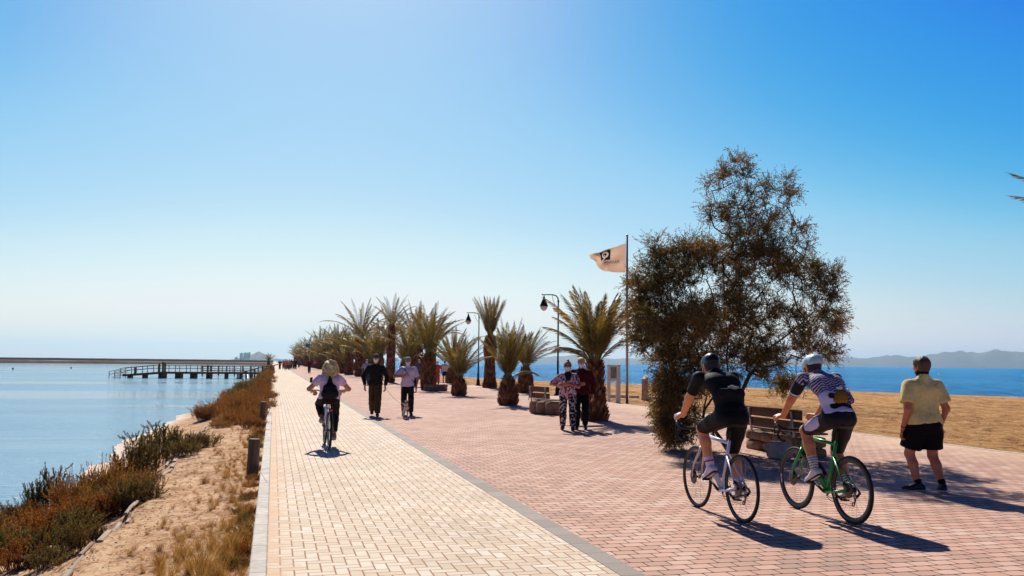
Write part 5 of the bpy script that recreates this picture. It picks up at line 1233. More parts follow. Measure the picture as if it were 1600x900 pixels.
def road_bike(label, loc, fmat, fmat2, rimd, bottle, crank_ang, decal=None, dec_mat=None):
    e = empty('road_bicycle', loc, 0, label, 'bicycle', None)
    BB = Vector((0, 0, .275)); RH = Vector((0, -.41, .34)); FH = Vector((0, .58, .34)); ST = Vector((0, -.165, .80)); HB = Vector((0, .432, .70)); HT = Vector((0, .392, .84)); SD = Vector((0, -.215, .965)); X = Vector((1, 0, 0))
    m = MB(); fl = ((1, 0, 0), .62)
    m.tube([HB + Vector((0, -.01, .03)), BB.lerp(HB, .5) + Vector((0, 0, -.004)), BB], [.036, .036, .040], 12, True, fl); m.tube([HT + Vector((0, 0, -.03)), ST + Vector((0, 0, -.03))], [.023, .017], 10, True, ((1, 0, 0), .9))
    m.tube([BB, BB.lerp(ST, .55), ST], [.028, .02, .018], 10, True, ((1, 0, 0), .8)); m.tube([HB + Vector((0, .004, -.01)), HT + Vector((0, -.002, .01))], [.027, .024], 12)
    for s in (-1, 1):
        m.tube([ST.lerp(BB, .28) + X * s * .012, RH + X * s * .04 + Vector((0, .12, .12)), RH + X * s * .064], [.010, .009, .010], 8); m.tube([BB + X * s * .03, BB + X * s * .045 + Vector((0, -.15, .01)), RH + X * s * .064], [.017, .013, .011], 8)
    m.lathe([(.024, -.045), (.024, .045)], 14, BB, (1, 0, 0)); m.build('frame', fmat, e)
    m = MB(); m.tube([HB + Vector((0, .004, .0)), HB + Vector((0, .012, -.03))], [.026, .026], 12)
    for s in (-1, 1): m.tube([HB + Vector((0, .01, -.02)) + X * s * .012, HB + X * s * .034 + Vector((0, .03, -.09)), FH + X * s * .052 + Vector((0, -.028, .14)), FH + X * s * .055], [.022, .017, .012, .010], 8, True, ((1, 0, 0), .75))
    m.build('fork', fmat2, e)
    add_wheel(e, -.41, rimd=rimd); add_wheel(e, .58, rimd=rimd)
    m = MB(); m.tube([ST + Vector((0, .006, -.02)), SD + Vector((0, .01, -.02))], [.0145, .0135], 10, True, ((1, 0, 0), .8)); m.build('seatpost', M_blk, e)
    m = MB(); sp = [(-.13, .068, .012), (-.09, .07, .006), (-.03, .05, 0), (.03, .026, -.002), (.1, .018, -.004), (.135, .012, -.01)]; vs = []; fs = []
    for (y, w, dz) in sp:
        for a in range(10): t = 2 * math.pi * a / 10; vs.append(SD + Vector((w * math.cos(t), y - .01, dz + .018 * math.sin(t) * (1 if math.sin(t) > 0 else .9))))
    for i in range(len(sp) - 1):
        for a in range(10): fs.append((i * 10 + a, i * 10 + (a + 1) % 10, (i + 1) * 10 + (a + 1) % 10, (i + 1) * 10 + a))
    fs.append(tuple(range(9, -1, -1))); fs.append(tuple(50 + a for a in range(10))); m.add(vs, fs); m.build('saddle', M_blk, e)
    m = MB(); ST2 = Vector((0, .475, .875)); m.tube([HT + Vector((0, -.004, .01)), HT + Vector((0, -.008, .045))], .017, 10); m.tube([HT + Vector((0, -.006, .03)), ST2], [.016, .015], 10); m.build('stem', M_blk, e)
    m = MB(); pts = [(0, .475, .878), (.1, .475, .88), (.18, .478, .882), (.205, .50, .885), (.208, .555, .882), (.21, .60, .85), (.212, .60, .80), (.214, .565, .765), (.215, .50, .755), (.215, .46, .757)]
    m.tube([(-x, y, z) for x, y, z in reversed(pts)] + pts[1:], .0155, 8); hbar = m.build('handlebar', M_tape, e)
    for s in (-1, 1):
        m = MB(); m.tube([(s * .208, .53, .893), (s * .209, .59, .905), (s * .209, .64, .925), (s * .209, .655, .95)], [.016, .018, .017, .012], 10); b1 = m.build('brake_hood', M_blk, hbar)
        m = MB(); m.tube([(s * .209, .655, .92), (s * .212, .675, .86), (s * .216, .65, .79)], [.008, .007, .005], 6, True); m.build('brake_lever', M_blk, hbar)
    ca = crank_ang; L = .172; dv = Vector((0, math.cos(ca), math.sin(ca)))
    m = MB(); m.tube([BB + X * .052, BB + X * .062 + dv * -L], [.015, .011], 8); m.tube([BB - X * .052, BB - X * .062 + dv * L], [.015, .011], 8); m.tube([BB - X * .06, BB + X * .06], .012, 10)
    for r_, x_ in ((.105, .046), (.075, .038)):
        m.torus(BB + X * x_, r_, .004, (1, 0, 0), 48, 4)
        for i in range(4): a = ca + .5 + i * math.pi / 2; m.tube([BB + X * x_, BB + X * x_ + Vector((0, math.cos(a) * r_, math.sin(a) * r_))], .007, 5)
    m.build('crankset', M_blk, e)
    for s in (-1, 1):
        c = BB + X * s * .105 + dv * (-s) * L; m = MB(); m.box(c, (.06, .06, .016), None, .004); m.tube([c - X * s * .045, c], .006, 6); m.build('pedal', M_blk, e)
    m = MB()
    for i in range(7): m.torus(RH + X * (.034 - i * .0035) , .028 + .0045 * i, .0016, (1, 0, 0), 28, 4)
    m.build('cassette', M_chrome, e)
    m = MB(); A = RH + X * .034; J1 = RH + Vector((.045, .01, -.075)); J2 = RH + Vector((.045, .045, -.15))
    m.tube([RH + X * .07, RH + X * .075 + Vector((0, -.025, -.03)), J1 + X * .02], [.012, .014, .014], 8); m.tube([J1 + X * .012, J2 + X * .012], [.008, .008], 6); m.torus(J1, .018, .006, (1, 0, 0), 16, 6); m.torus(J2, .018, .006, (1, 0, 0), 16, 6); m.build('derailleur', M_blk, e)
    m = MB(); m.tube([BB + Vector((.046, 0, .108)), RH + Vector((.034, 0, .042)), RH + Vector((.034, -.04, .01)), RH + Vector((.034, -.02, -.03)), J1 + Vector((0, .016, 0)), J2 + Vector((0, -.016, -.01)), J2 + Vector((0, 0, -.02)), BB + Vector((.046, 0, -.106))], .0032, 5); m.build('chain', M_chrome, e)
    if bottle:
        m = MB(); d = (HB - BB).normalized(); up = Vector((0, -.82, .5)).normalized(); c = BB.lerp(HB, .36) + Vector((0, -.055, .045)); m.lathe([(.03, 0), (.036, .01), (.036, .12), (.03, .135), (.036, .15), (.034, .165), (.016, .18), (.012, .2)], 14, c - d * .08, d); m.build('water_bottle', M_blk, e)
    for s in (-1, 1): m = MB(); m.box(FH + Vector((-.052, -.035, .06)), (.02, .03, .05), None, .006) if s < 0 else m.box(RH + Vector((-.055, .05, .055)), (.02, .03, .05), None, .006); m.build('brake_caliper', M_blk, e)
    if decal:
        d = (HB - BB).normalized(); n_ = Vector((-1, 0, 0)); u = n_.cross(d) * -1
        if u.z < 0: u = -u
        c = BB.lerp(HB, .5) + Vector((-.0245, 0, 0))
        R = Matrix((-d, u, n_)).transposed()
        text_mesh('lettering', decal, .085, dec_mat, e, lambda q: c + R @ q, .0008)
    return e
frame_w = plain('pale blue-white frame paint', '#c3cfe6', .3, .1, .04, 6, 0, .5); frame_g = plain('bright green frame paint', '#138a3c', .3, .15, .06, 6, 0, .5); fork_p = plain('silvery pink fork paint', '#c9aea4', .3, .2, .04, 6, 0, .5)
bk1 = road_bike('pale blue-white racing bicycle ridden by the rider in black', (4.6, 8.67, 0), frame_w, fork_p, .022, False, .55, 'BMC', plain('navy frame lettering', '#1d2240', .4))
bk2 = road_bike('bright green racing bicycle with deep black rims', (5.66, 8.37, 0), frame_g, frame_g, .045, True, .45)
def rim_marks(bk):                # slanted white strokes printed on the deep rims
    for w in [o for o in bk.children if o.name.startswith('wheel')]:
        cy = -.41 if max(v.co.y for v in w.data.vertices) < .2 else .58; c = Vector((0, cy, .34)); m = MB()
        for a0 in ((3.0, 5.9) if cy < 0 else (2.7, 6.0)):
            for i in range(6):
                a = a0 + i * .055; 
                q = [Vector((-.0125 - .0, r * math.cos(a + t), r * math.sin(a + t))) for r, t in ((.300, 0), (.300, .03), (.276, .045), (.276, .015))]
                m.add([c + v + Vector((-.0015 if abs(v.length) > .29 else .0012, 0, 0)) for v in q], [(0, 1, 2, 3)])
        m.build('rim_marking', M_decal, w, False)
rim_marks(bk2)
def rider_joints(ca, lean=0.0, **kw):
    L = .172; pl = np.array([-.105, math.cos(ca) * L, .275 + math.sin(ca) * L]); pr_ = np.array([.105, -math.cos(ca) * L, .275 - math.sin(ca) * L])
    tl, tr = nrm((-.05, .86, -.42)), nrm((.05, .93, -.25))
    fl = pl - tl * .075 + np.array([0, -.01, .105]); fr_ = pr_ - tr * .075 + np.array([0, -.0, .105])
    d = dict(pel=(0, -.21, 1.075), mid=(0, -.15, 1.24), chs=(0, -.02, 1.385), nck=(0, .115, 1.48), head=(0, .25, 1.56), hfwd=(0, .95, -.25), hup=(0, .28, .95), sw=.20, shz=-.02, hipw=.085, feet=(tuple(fl), tuple(fr_)), toes=(tuple(tl), tuple(tr)),
             wr=((-.212, .545, .965), (.212, .545, .965)), epole=((-.9, -.1, -.6), (.9, -.1, -.6)), kpole=((-.12, 1, .3), (.12, 1, .3)), hd=((-.05, .95, .05), (.05, .95, .05)), pn=((.35, .1, -.9), (-.35, .1, -.9)), curl=.62, shfw=(.03, .03))
    d.update(kw); return joints(**d)
def helmet(mat, pm=None, long_=0.0, vents=True):
    def f(e, J, h):
        H, u, fw, s = J['head'], J['hu'], J['hf'], J['hs']; cuts = [(H + u * .012 - fw * .0, nrm(-u - fw * .12))]
        L = [P(H + u * .042 - fw * (.045 + long_), H + u * .04 + fw * .038, .098, .088, (s, .88), cuts), P(H + u * .02 - fw * (.065 + long_), H + u * .05, .07, .09, (s, .95), cuts)]
        o = sdf_obj('helmet', L, mat, e, .006, .02)
        if pm:
            for q in (-1, 1):
                m = MB()
                for (a, b2, r) in ((.02, .055, .026), (.06, .095, .024)): 
                    c = H + u * b2 * 1.05 - fw * (.075 + long_ * .9) + s * q * a
                    d = nrm(c - H - u * .03); m.lathe([(.001, -.012), (r, -.006), (r * .9, .004), (.001, .007)], 10, H + u * .04 - fw * long_ * .5 + d * .104, d)
                m.build('helmet_vent', pm, o)
        for q in (-1, 1): m = MB(); m.tube([H + s * q * .078 + u * .02 + fw * .0, H + s * q * .07 - u * .05 + fw * .03, H - u * .105 + fw * .045], .004, 4); m.build('chin_strap', M_blk, o)
    return f
def glove(mat):
    def f(e, J, h):
        for k in 'LR': Hh = hand(J, k, .0115); sdf_obj('glove', [P(p[0], p[1], p[2] + .003, p[3] + .003, p[4]) for p in Hh[:9]] , mat, e, .007, .01)
    return f
M_blkj = cloth('black cycling jersey', '#1b1a1c', .006, .7); M_bib = cloth('black lycra', '#0d0d10', .003, .55); M_hel1 = plain('black helmet shell', '#16161a', .3, .1, .05, 9, 0, .6); M_hel2 = plain('pale mint helmet shell', '#b9cfcd', .3, 0, .04, 9, 0, .6)
c_skin = skin('#d98d60'); c_skin2 = skin('#cf8456')
def waist_bag(e, J, h):
    up0 = nrm(J['chs'] - J['pel']); bk = nrm(np.cross(J['side'], up0)); c = J['mid'] - bk * 0 + bk * .085 - up0 * .02; o = sdf_obj('jersey_pockets', [P(c - J['side'] * .09 + up0 * .02, c + J['side'] * .09 + up0 * .02, .062, None, (bk, .6)), P(c - J['side'] * .08 + up0 * .03, c - J['side'] * .01 + up0 * .045, .04), P(c + J['side'] * .06 + up0 * .03, c + J['side'] * .09 + up0 * .04, .036)], M_blkj, e, .009, .03, None, (.008, 14))
    c = c + up0 * .07 + bk * .02; sdf_obj('folded_vest', [P(c - J['side'] * .03, c + J['side'] * .05, .022), P(c + J['side'] * .0 + up0 * .015, c + J['side'] * .07 + up0 * .0, .016)], cloth('grey vest cloth', '#a39b98', .01), o, .006, .02, None, (.008, 30))
def lilac_sock(V, J, k):
    d = nrm(J['an' + k] - J['kn' + k]); c = np.tile(hx('#d8cfe6'), (len(V), 1)); t = (V - J['an' + k]) @ d; c[(t > -.07) & (t < -.05)] = hx('#b02a3a'); return c
J1 = rider_joints(.55)
person('cyclist in black jersey and shorts with a black helmet, riding the pale bicycle', (4.6, 8.67, 0), 0, J1, c_skin,
       [w_bottom(M_bib, .97, .008, .004, 'bib_shorts', 1.0, None, .1, (.002, 9), .88, 1.12), w_top(M_blkj, .72, .008, -.0, 1.03, 'jersey', w=1.08, am=1.18, noise=(.004, 9)), waist_bag, helmet(M_hel1, plain('white pink helmet panel', '#c9b6cf', .4)), w_socks(attrmat('cycling sock'), 1.74, 1.99, lilac_sock),
        w_shoes(plain('white cycling shoe', '#ccc6d4', .4, 0, .06), .001, False, 'shoe', M_blk), glove(cloth('white glove', '#c7c3cc', .003))], h=.0085, girth=.98, armm=1.14, legm=1.08, hair=hair_cap(hdark, vol=.004, noise=None))
def jersey2(V, J):
    up = nrm(J['nck'] - J['pel']); q = V - J['pel']; s = q @ up; x = V[:, 0]; c = np.tile(hx('#d3cde6'), (len(V), 1)); ax = np.abs(x)
    st = np.sin((s + .012 * np.sin(x * 60)) * 2 * math.pi / .030) > -.15; up_ = s > .18 - .9 * np.maximum(0, ax - .16) + .35 * np.maximum(0, ax - .06)
    c[up_ & st] = hx('#25224e'); c[up_ & ~st] = hx('#c3b3c4')
    sl = np.zeros(len(V), bool)
    for k in 'LR':
        a, b_ = J['sh' + k], J['el' + k]; t = ((V - a) @ (b_ - a)) / ((b_ - a) @ (b_ - a)); m_ = (ax > .165) & (t > .12); c[m_] = hx('#17172c'); c[m_ & (t > .52) & (t < .58)] = hx('#e6e2ea'); c[m_ & (t > .62) & (t < .68)] = hx('#e6e2ea')
    return c
def bib2(V, J):
    c = np.tile(hx('#0e0d12'), (len(V), 1))
    for k in 'LR':
        a, b_ = J['hp' + k], J['kn' + k]; L = b_ - a; t = ((V - a) @ L) / (L @ L); r = V - a - np.outer(t, L); out = (V[:, 0] - a[0]) * (-1 if k == 'L' else 1)
        u = nrm(np.cross(L, (1, 0, 0))); hgt = np.abs(r @ u); m_ = (t > .2) & (t < .82) & (V[:, 1] > a[1] + .07) & (out > .035) & (hgt < .06 * np.sqrt(np.clip(1 - ((t - .47) / .36) ** 2, 0, 1))); c[m_] = hx('#cdc4e4')
    return c
def sock2(V, J, k):
    d = nrm(J['an' + k] - J['kn' + k]); t = (V - J['an' + k]) @ d; c = np.tile(hx('#d9dcd6'), (len(V), 1)); c[np.sin(t * 2 * math.pi / .026) > .35] = hx('#3a3d40'); return c
def packs(e, J, h):
    up0 = nrm(J['chs'] - J['pel']); bk = nrm(np.cross(J['side'], up0)); S_ = J['side']; c = J['mid'] + bk * .098 - up0 * .035
    def yp(V): 
        q = (V - c) @ (S_ * .8 + up0 * .6); r = np.tile(hx('#b8791a'), (len(V), 1)); r[np.sin(q * 2 * math.pi / .024) > .2] = hx('#5a4a14'); return r
    o = sdf_obj('pocket_bundle', [P(c - S_ * .04, c + S_ * .05, .045, None, (bk, .7)), P(c + up0 * .04 - S_ * .0, c + up0 * .05 + S_ * .05, .04, None, (bk, .7)), P(c - up0 * .04 - S_ * .07, c - up0 * .04 + S_ * .04, .024)], attrmat('mustard bundle'), e, .007, .02, yp, (.005, 20))
    sdf_obj('white_cloth', [P(c + up0 * .105 + S_ * .01, c + up0 * .105 + S_ * .04, .02), P(c + up0 * .07 + S_ * .11, c + up0 * .08 + S_ * .12, .022)], cloth('white cloth', '#dcd2d2', .006), o, .006, .02, None, (.008, 35))
    def pp(V): r = np.tile(hx('#2a2340'), (len(V), 1)); r[np.sin(V[:, 0] * 190) * np.sin(V[:, 2] * 190) > .2] = hx('#9d8fae'); return r
    sdf_obj('pocket_bottle', [P(c + S_ * .09 + up0 * .03, c + S_ * .10 - up0 * .04, .04)], attrmat('patterned wrap'), o, .007, .02, pp, (.004, 20))
    c2 = c - S_ * .098 + up0 * .02 + bk * -.012; m = MB(); m.lathe([(.001, -.003), (.036, -.002), (.036, .002), (.001, .003)], 6, c2 + bk * .012, nrm(bk - S_ * .55)); m.build('round_badge', plain('dark badge', '#1c1b26', .7), e, False)
J2 = rider_joints(.45, hfwd=(-.1, .95, -.2))
person('cyclist in striped navy and white jersey with a mint helmet, riding the green bicycle', (5.66, 8.37, 0), 0, J2, c_skin2,
       [w_bottom(attrmat('two-tone lycra', .55, .003), .93, .008, 0, 'bib_shorts', 1.0, bib2, .1, None, .88, 1.1), w_top(attrmat('striped jersey', .75, .004),   .74, .008, -.0, 1.02, 'jersey', w=1.06, am=1.18, paint=jersey2, noise=(.002, 9)), packs, helmet(M_hel2, M_blk, .02), w_socks(attrmat('cycling sock'), 1.62, 1.99, sock2),
        w_shoes(plain('pale cycling shoe', '#cfcbd0', .4, 0, .06), .001, False, 'shoe', M_blk)], h=.0085, girth=.98, armm=1.14, legm=1.08, hair=hair_cap(hdark, vol=.004, noise=None))
# grey-brown helmets straps etc. stay part of the helmets

# ------------------------------------------------------------------ man in the yellow shirt
g = G(1452, 768)
Jy = joints(pel=(0, 0, .90), mid=(0, .04, 1.08), chs=(0, .02, 1.27), nck=(0, -.02, 1.435), head=(-.012, .01, 1.59), hfwd=(-.35, .9, -.05), sw=.18, shz=-.115, hipw=.1, feet=((-.11, -.0, .085), (.11, -.18, .1)), toes=((-.95, .35, 0), (.38, -.0 + .9, -.12)),
            wr=((-.27, .04, .80), (.265, .06, .82)), epole=((-.35, -1, 0), (.35, -1, 0)), kpole=((-.3, 1, 0), (.1, 1, 0)), curl=.75, pn=((.5, -.6, 0), (-.5, -.6, 0)), th=.42, sh=.40)
M_yel = cloth('pale yellow cotton', '#dccb88', .02); M_blks = cloth('black shorts cloth', '#131216', .012); 
def wrist_watch(e, J, h): 
    c = lerp(J['elL'], J['wrL'], .93); m = MB(); m.torus(c, .031, .007, nrm(J['wrL'] - J['elL']), 20, 6); m.build('wrist_watch', M_blk, e)
def neck_mask(e, J, h): sdf_obj('neck_mask', [P(J['head'] - J['hu'] * .075 + J['hf'] * .01, J['head'] - J['hu'] * .085 + J['hf'] * .04, .062, .05), P(J['head'] - J['hu'] * .08 - J['hf'] * .03, J['head'] - J['hu'] * .085, .062)], cloth('black neck tube', '#131317', .008), e, .009, .02)
person('heavy-set man in loose pale yellow shirt and black shorts, seen from behind', (g.x, g.y + .06, 0), -.12, Jy, skin('#bd7854'),
       [w_bottom(M_blks, .80, .03, .03, 'shorts', 1.15, None, .08, (.008, 9), .9, 1.15), w_top(M_yel, .74, .03, -.06, 1.16, 'shirt', .92, 1.08, None, .02, (.012, 7), .035, 1.12), neck_mask, w_socks(cloth('black sock', '#141418', .003), 1.86, 1.99), w_shoes(plain('black trainer', '#15151a', .5), .008, True, 'shoe', M_lace), wrist_watch],
       h=.0095, girth=1.12, hair=hair_cap(hbrown, vol=.008, noise=(.008, 30)), belly=.03, armm=1.12, legm=1.12)

# ------------------------------------------------------------------ the couple
wk = dict(kpole=((-.05, 1, 0), (.05, 1, 0)))
def flower_top(V, J):
    c = np.tile(hx('#c9bcc6'), (len(V), 1))
    for i, v in enumerate(V):
        n = mnoise.noise(Vector(v * 17)); n2 = mnoise.noise(Vector(v * 17 + 31.0))
        if n > .16: c[i] = hx('#8e2338')
        elif n2 > .2: c[i] = hx('#3f3558')
        elif n < -.28: c[i] = hx('#cf8f9c')
    m_ = (np.abs(V[:, 0]) < .05 + .35 * np.clip(V[:, 2] - 1.22, 0, 1)) & (V[:, 1] > .02) & (V[:, 2] > 1.2); c[m_] = hx('#17151d'); return c
def flower_leg(V, J):
    c = np.tile(hx('#17161c'), (len(V), 1))
    for i, v in enumerate(V):
        if mnoise.noise(Vector(v * 20)) > .12: c[i] = hx('#b9aeb0')
    return c
gw = G(887, 672.5); gm_ = G(908.5, 671.5)
def facing(g): return math.atan2(-(CP.x - g.x), (CP.y - g.y))
def bun(e, J, h): sdf_obj('hair_bun', [P(J['head'] + J['hu'] * .125 - J['hf'] * .02, J['head'] + J['hu'] * .135 - J['hf'] * .02, .042)], M_hair('blonde brown', '#8a6238'), e, .01, .02, None, (.01, 30))
def shades(e, J, h):
    H, u, fw, s = J['head'], J['hu'], J['hf'], J['hs']
    m = MB()
    for q in (-1, 1): m.lathe([(.001, -.004), (.03, -.003), (.03, .003), (.001, .005)], 14, H + fw * .095 + u * .008 + s * q * .034, fw); m.tube([H + fw * .09 + u * .01 + s * q * .06, H + s * q * .08 + u * .015], .003, 4)
    m.tube([H + fw * .1 + u * .012 - s * .01, H + fw * .1 + u * .012 + s * .01], .003, 4); m.build('sunglasses', M_blk, e)
Jw = joints(pel=(0, 0, .88), mid=(0, .02, 1.04), chs=(0, .01, 1.20), nck=(0, 0, 1.36), head=(.01, .03, 1.515), sw=.165, hipw=.1, feet=((-.12, .10, .085), (.12, -.12, .1)), toes=((-.05, 1, .0), (.1, 1, -.1)), wr=((-.02, .26, 1.10), (.24, .20, 1.06)), epole=((-1, -.3, -.5), (1, -.3, -.6)),
            hd=((1, .2, .1), (-.3, .9, .2)), pn=((0, -1, 0), (-.8, -.3, 0)), th=.40, sh=.385, curl=.7, **wk)
ew = person('older woman in flowered blouse and patterned trousers walking arm in arm, wearing a white mask', (gw.x, gw.y, 0), facing(gw), Jw, skin('#b87c60'),
       [w_bottom(attrmat('patterned trousers', .85), 1.93, .012, .018, 'trousers', 1.05, flower_leg), w_top(attrmat('flowered blouse', .85), .95, .018, -.12, 1.08, 'blouse', .88, 1.0, flower_top, .012, (.008, 8)), w_shoes(plain('brown shoe', '#4a2a20', .6)), w_mask(), shades, bun],
       .99, None, .011, .010, girth=1.05, hair=hair_cap(M_hair('blonde brown', '#8a6238'), vol=.014))
Jm = joints(pel=(0, 0, .92), mid=(0, .03, 1.10), chs=(0, .01, 1.27), nck=(0, -.01, 1.435), head=(.0, .04, 1.595), hfwd=(.0, .97, -.2), sw=.19, feet=((-.1, -.10, .1), (.1, .12, .085)), toes=((-.1, 1, -.1), (.05, 1, 0)), wr=((-.28, .06, .82), (.18, .27, 1.17)), epole=((-1, -.3, -.5), (1, -.3, -.6)),
            hd=((-.05, .1, -1), (-.6, .6, .3)), pn=((.8, 0, .3), (-.3, -.8, 0)), curl=.8, **wk)
M_mar = cloth('dark maroon jumper', '#45151b', .015)
def red_coat(e, J, h):
    a, b_ = J['elR'], J['wrR']; c = lerp(a, b_, .55)
    sdf_obj('folded_red_jacket', [P(lerp(a, b_, .1) + np.array([0, .02, -.03]), lerp(a, b_, .95) + np.array([.0, .02, -.03]), .065), P(c, c + np.array([-.02, .05, -.26]), .07, .05), P(c + np.array([.07, .03, -.05]), c + np.array([.08, .04, -.22]), .05, .04)], cloth('bright red cloth', '#b3182a', .02), e, .012, .03, None, (.02, 12))
person('older masked man in dark maroon jumper and black trousers, red jacket over his arm', (gm_.x + .03, gm_.y + .12, 0), facing(gm_), Jm, skin('#b87c60'),
       [w_bottom(cloth('black trousers', '#121116', .015), 1.95, .014, .014), w_top(M_mar, 1.92, .02, -.06, 1.08, 'jumper', .88, 1.04, None, .01, (.01, 7)), w_shoes(plain('black leather shoe', '#17141a', .4)), w_mask(), red_coat], 1.0, None, .011, .010, girth=1.05, hair=hair_cap(M_hair('pale grey', '#a3947c'), vol=.012), belly=.02)

# ------------------------------------------------------------------ woman on the city bicycle
def city_bike(label, loc, rz):
    e = empty('city_bicycle', loc, rz, label, 'bicycle'); fm = plain('silver lilac frame', '#9a97b8', .35, .3, .05, 6, 0, .5); X = Vector((1, 0, 0))
    BB = Vector((0, 0, .29)); RH = Vector((0, -.43, .34)); FH = Vector((0, .62, .34)); ST = Vector((0, -.15, .72)); HB = Vector((0, .42, .66)); HT = Vector((0, .37, .86)); SD = Vector((0, -.20, .87))
    m = MB(); m.tube([HB, BB], .021, 10); m.tube([HB.lerp(HT, .5), BB.lerp(ST, .35)], .019, 10); m.tube([BB, ST], .018, 10); m.tube([HB, HT], .022, 10)
    for s in (-1, 1): m.tube([ST + X * s * .01, RH + X * s * .065], .009, 8); m.tube([BB + X * s * .03, RH + X * s * .065], .011, 8)
    m.build('frame', fm, e); m = MB()
    for s in (-1, 1): m.tube([HB, HB + X * s * .04 + Vector((0, .02, -.06)), FH + X * s * .055], [.02, .014, .011], 8)
    m.build('fork', fm, e)
    for y in (-.43, .62): add_wheel(e, y, tyr=.021, rimd=.014, disc=0, rimat=M_chrome)
    m = MB(); m.tube([ST, SD], .014, 8); m.build('seatpost', M_chrome, e)
    m = MB(); m.lathe([(.03, -.03), (.11, -.01), (.115, .02), (.09, .04), (.02, .05)], 18, SD + Vector((0, -.03, 0))); m.tube([SD + Vector((0, 0, .02)), SD + Vector((0, .16, .015))], [.06, .02], 8); m.build('saddle', M_blk, e)
    m = MB(); m.tube([HT, HT + Vector((0, .02, .14))], .016, 8); m.build('stem', M_chrome, e)
    m = MB(); m.tube([(-.27, .20, 1.03), (-.2, .33, 1.03), (-.08, .4, 1.0), (.08, .4, 1.0), (.2, .33, 1.03), (.27, .20, 1.03)], .013, 8); hb_ = m.build('handlebar', M_blk, e)
    m = MB(); m.tube([(-.25, .26, 1.04), (-.30, .28, 1.16)], .006, 5); m.box((-.305, .28, 1.22), (.05, .02, .11), None, .01); m.build('mirror', M_blk, hb_)
    for y, a0, a1, nm in ((-.43, .35, 3.3, 'rear'), (.62, .5, 2.6, 'front')):
        m = MB(); m.tube([(0, y + math.cos(a) * .365, .34 + math.sin(a) * .365) for a in np.linspace(a0, a1, 16)], .024, 6, True, ((0, math.cos(0), 0), 1.0)); m.build('mudguard', M_blk, e)
    m = MB(); m.tube([(-.06, -.25, .735), (-.06, -.58, .735), (.06, -.58, .735), (.06, -.25, .735)], .006, 5)
    for s in (-1, 1): m.tube([(s * .06, -.5, .735), (s * .068, -.43, .36)], .005, 5)
    m.build('luggage_rack', M_blk, e); m = MB(); m.lathe([(.022, 0), (.03, .012), (.025, .03), (.001, .034)], 14, (0, -.585, .70), (0, -1, 0)); m.build('rear_light', plain('red reflector', '#c8321c', .25, 0, .03), e)
    ca = 1.9; dv = Vector((0, math.cos(ca), math.sin(ca))); m = MB(); m.tube([BB + X * .055, BB + X * .065 - dv * .17], .011, 8); m.tube([BB - X * .055, BB - X * .065 + dv * .17], .011, 8); m.torus(BB + X * .045, .085, .005, (1, 0, 0), 32, 4); m.tube([BB - X * .06, BB + X * .06], .012, 8); m.build('crankset', M_blk, e)
    for s in (-1, 1): c = BB + X * s * .11 - dv * s * .17; m = MB(); m.box(c, (.09, .07, .022), None, .004); m.build('pedal', M_blk, e)
    m = MB(); m.tube([BB + Vector((-.05, -.1, 0)), BB + Vector((-.11, -.38, .0))], .008, 6); m.build('kickstand', M_chrome, e)
    return e
gb = G(513.5, 702); Cb = (gb.x, gb.y + .43, 0)
city_bike('upright city bicycle with red rear reflector ridden by the blonde woman', Cb, .02)
pl = np.array([-.11, math.cos(1.9) * .17, .29 + math.sin(1.9) * .17]); pr_ = np.array([.11, -math.cos(1.9) * .17, .29 - math.sin(1.9) * .17])
Jc = joints(pel=(0, -.20, .96), mid=(0, -.19, 1.09), chs=(0, -.16, 1.22), nck=(0, -.12, 1.355), head=(.01, -.07, 1.485), hfwd=(.05, 1, -.05), sw=.17, hipw=.1, feet=((-.12, pl[1] - .06, pl[2] + .1), (.12, pr_[1] - .06, pr_[2] + .1)), toes=((-.1, 1, -.15), (.1, 1, -.1)),
            wr=((-.27, .20, 1.03), (.27, .20, 1.03)), epole=((-.8, -.6, -.3), (.8, -.6, -.3)), kpole=((-.15, 1, .2), (.15, 1, .2)), hd=((.3, .9, -.1), (-.3, .9, -.1)), pn=((0, 0, -1), (0, 0, -1)), curl=.8, th=.42, sh=.40)
def curls(e, J):
    H, u, fw, s = J['head'], J['hu'], J['hf'], J['hs']; mt = plain('blonde curls', '#e2c48e', .5, 0, .22, 40, .004)
    o = sdf_obj('hair', [P(H + u * .03 - fw * .02, H + u * .03 + fw * .03, .108), P(H - fw * .05, H - u * .20 - fw * .09, .115, .10), P(H - u * .04 - s * .07 - fw * .04, H - u * .2 - s * .09 - fw * .06, .07, .055), P(H - u * .04 + s * .07 - fw * .04, H - u * .22 + s * .08 - fw * .06, .07, .05)], mt, e, .012, .03, None, (.035, 16))
    rg = random.Random(3); m = MB()
    vs = o.data.vertices
    for _ in range(650):
        p = Vector(vs[rg.randrange(len(vs))].co); d = (p - Vector(H - u * .04)).normalized(); q = [p - d * .01]; a = rg.random() * 6
        for i in range(6): a += 1.1; q.append(p + d * (.008 * i * .8) + Vector((math.cos(a) * .007, math.sin(a) * .007, -.009 * i)))
        m.tube(q, [.004] * 6 + [.001], 3, False)
    m.build('hair_strands', mt, o)
person('blonde curly-haired woman in lilac top cycling away on the upright bicycle', Cb, .02, Jc, skin('#b5795a'),
       [w_bottom(cloth('dark brown leggings', '#251a18', .008), 1.86, .01, .006, 'leggings', 1.08, None, .1), w_top(cloth('lilac cotton', '#e0bfd6', .02), .5, .016, -.05, 1.03, 'top', .86, .96, None, .01, (.008, 9)), w_shoes(plain('tan shoe', '#8d7560', .6), .003, True, 'shoe', M_lace)], .98, None, .010, .0095, girth=1.03, hair=curls, w=.95)
g0 = Vector(Cb); e = empty('backpack', (g0.x, g0.y - .335, 1.0), .02, 'black drawstring rucksack on the blonde woman cyclist\'s back', 'backpack')
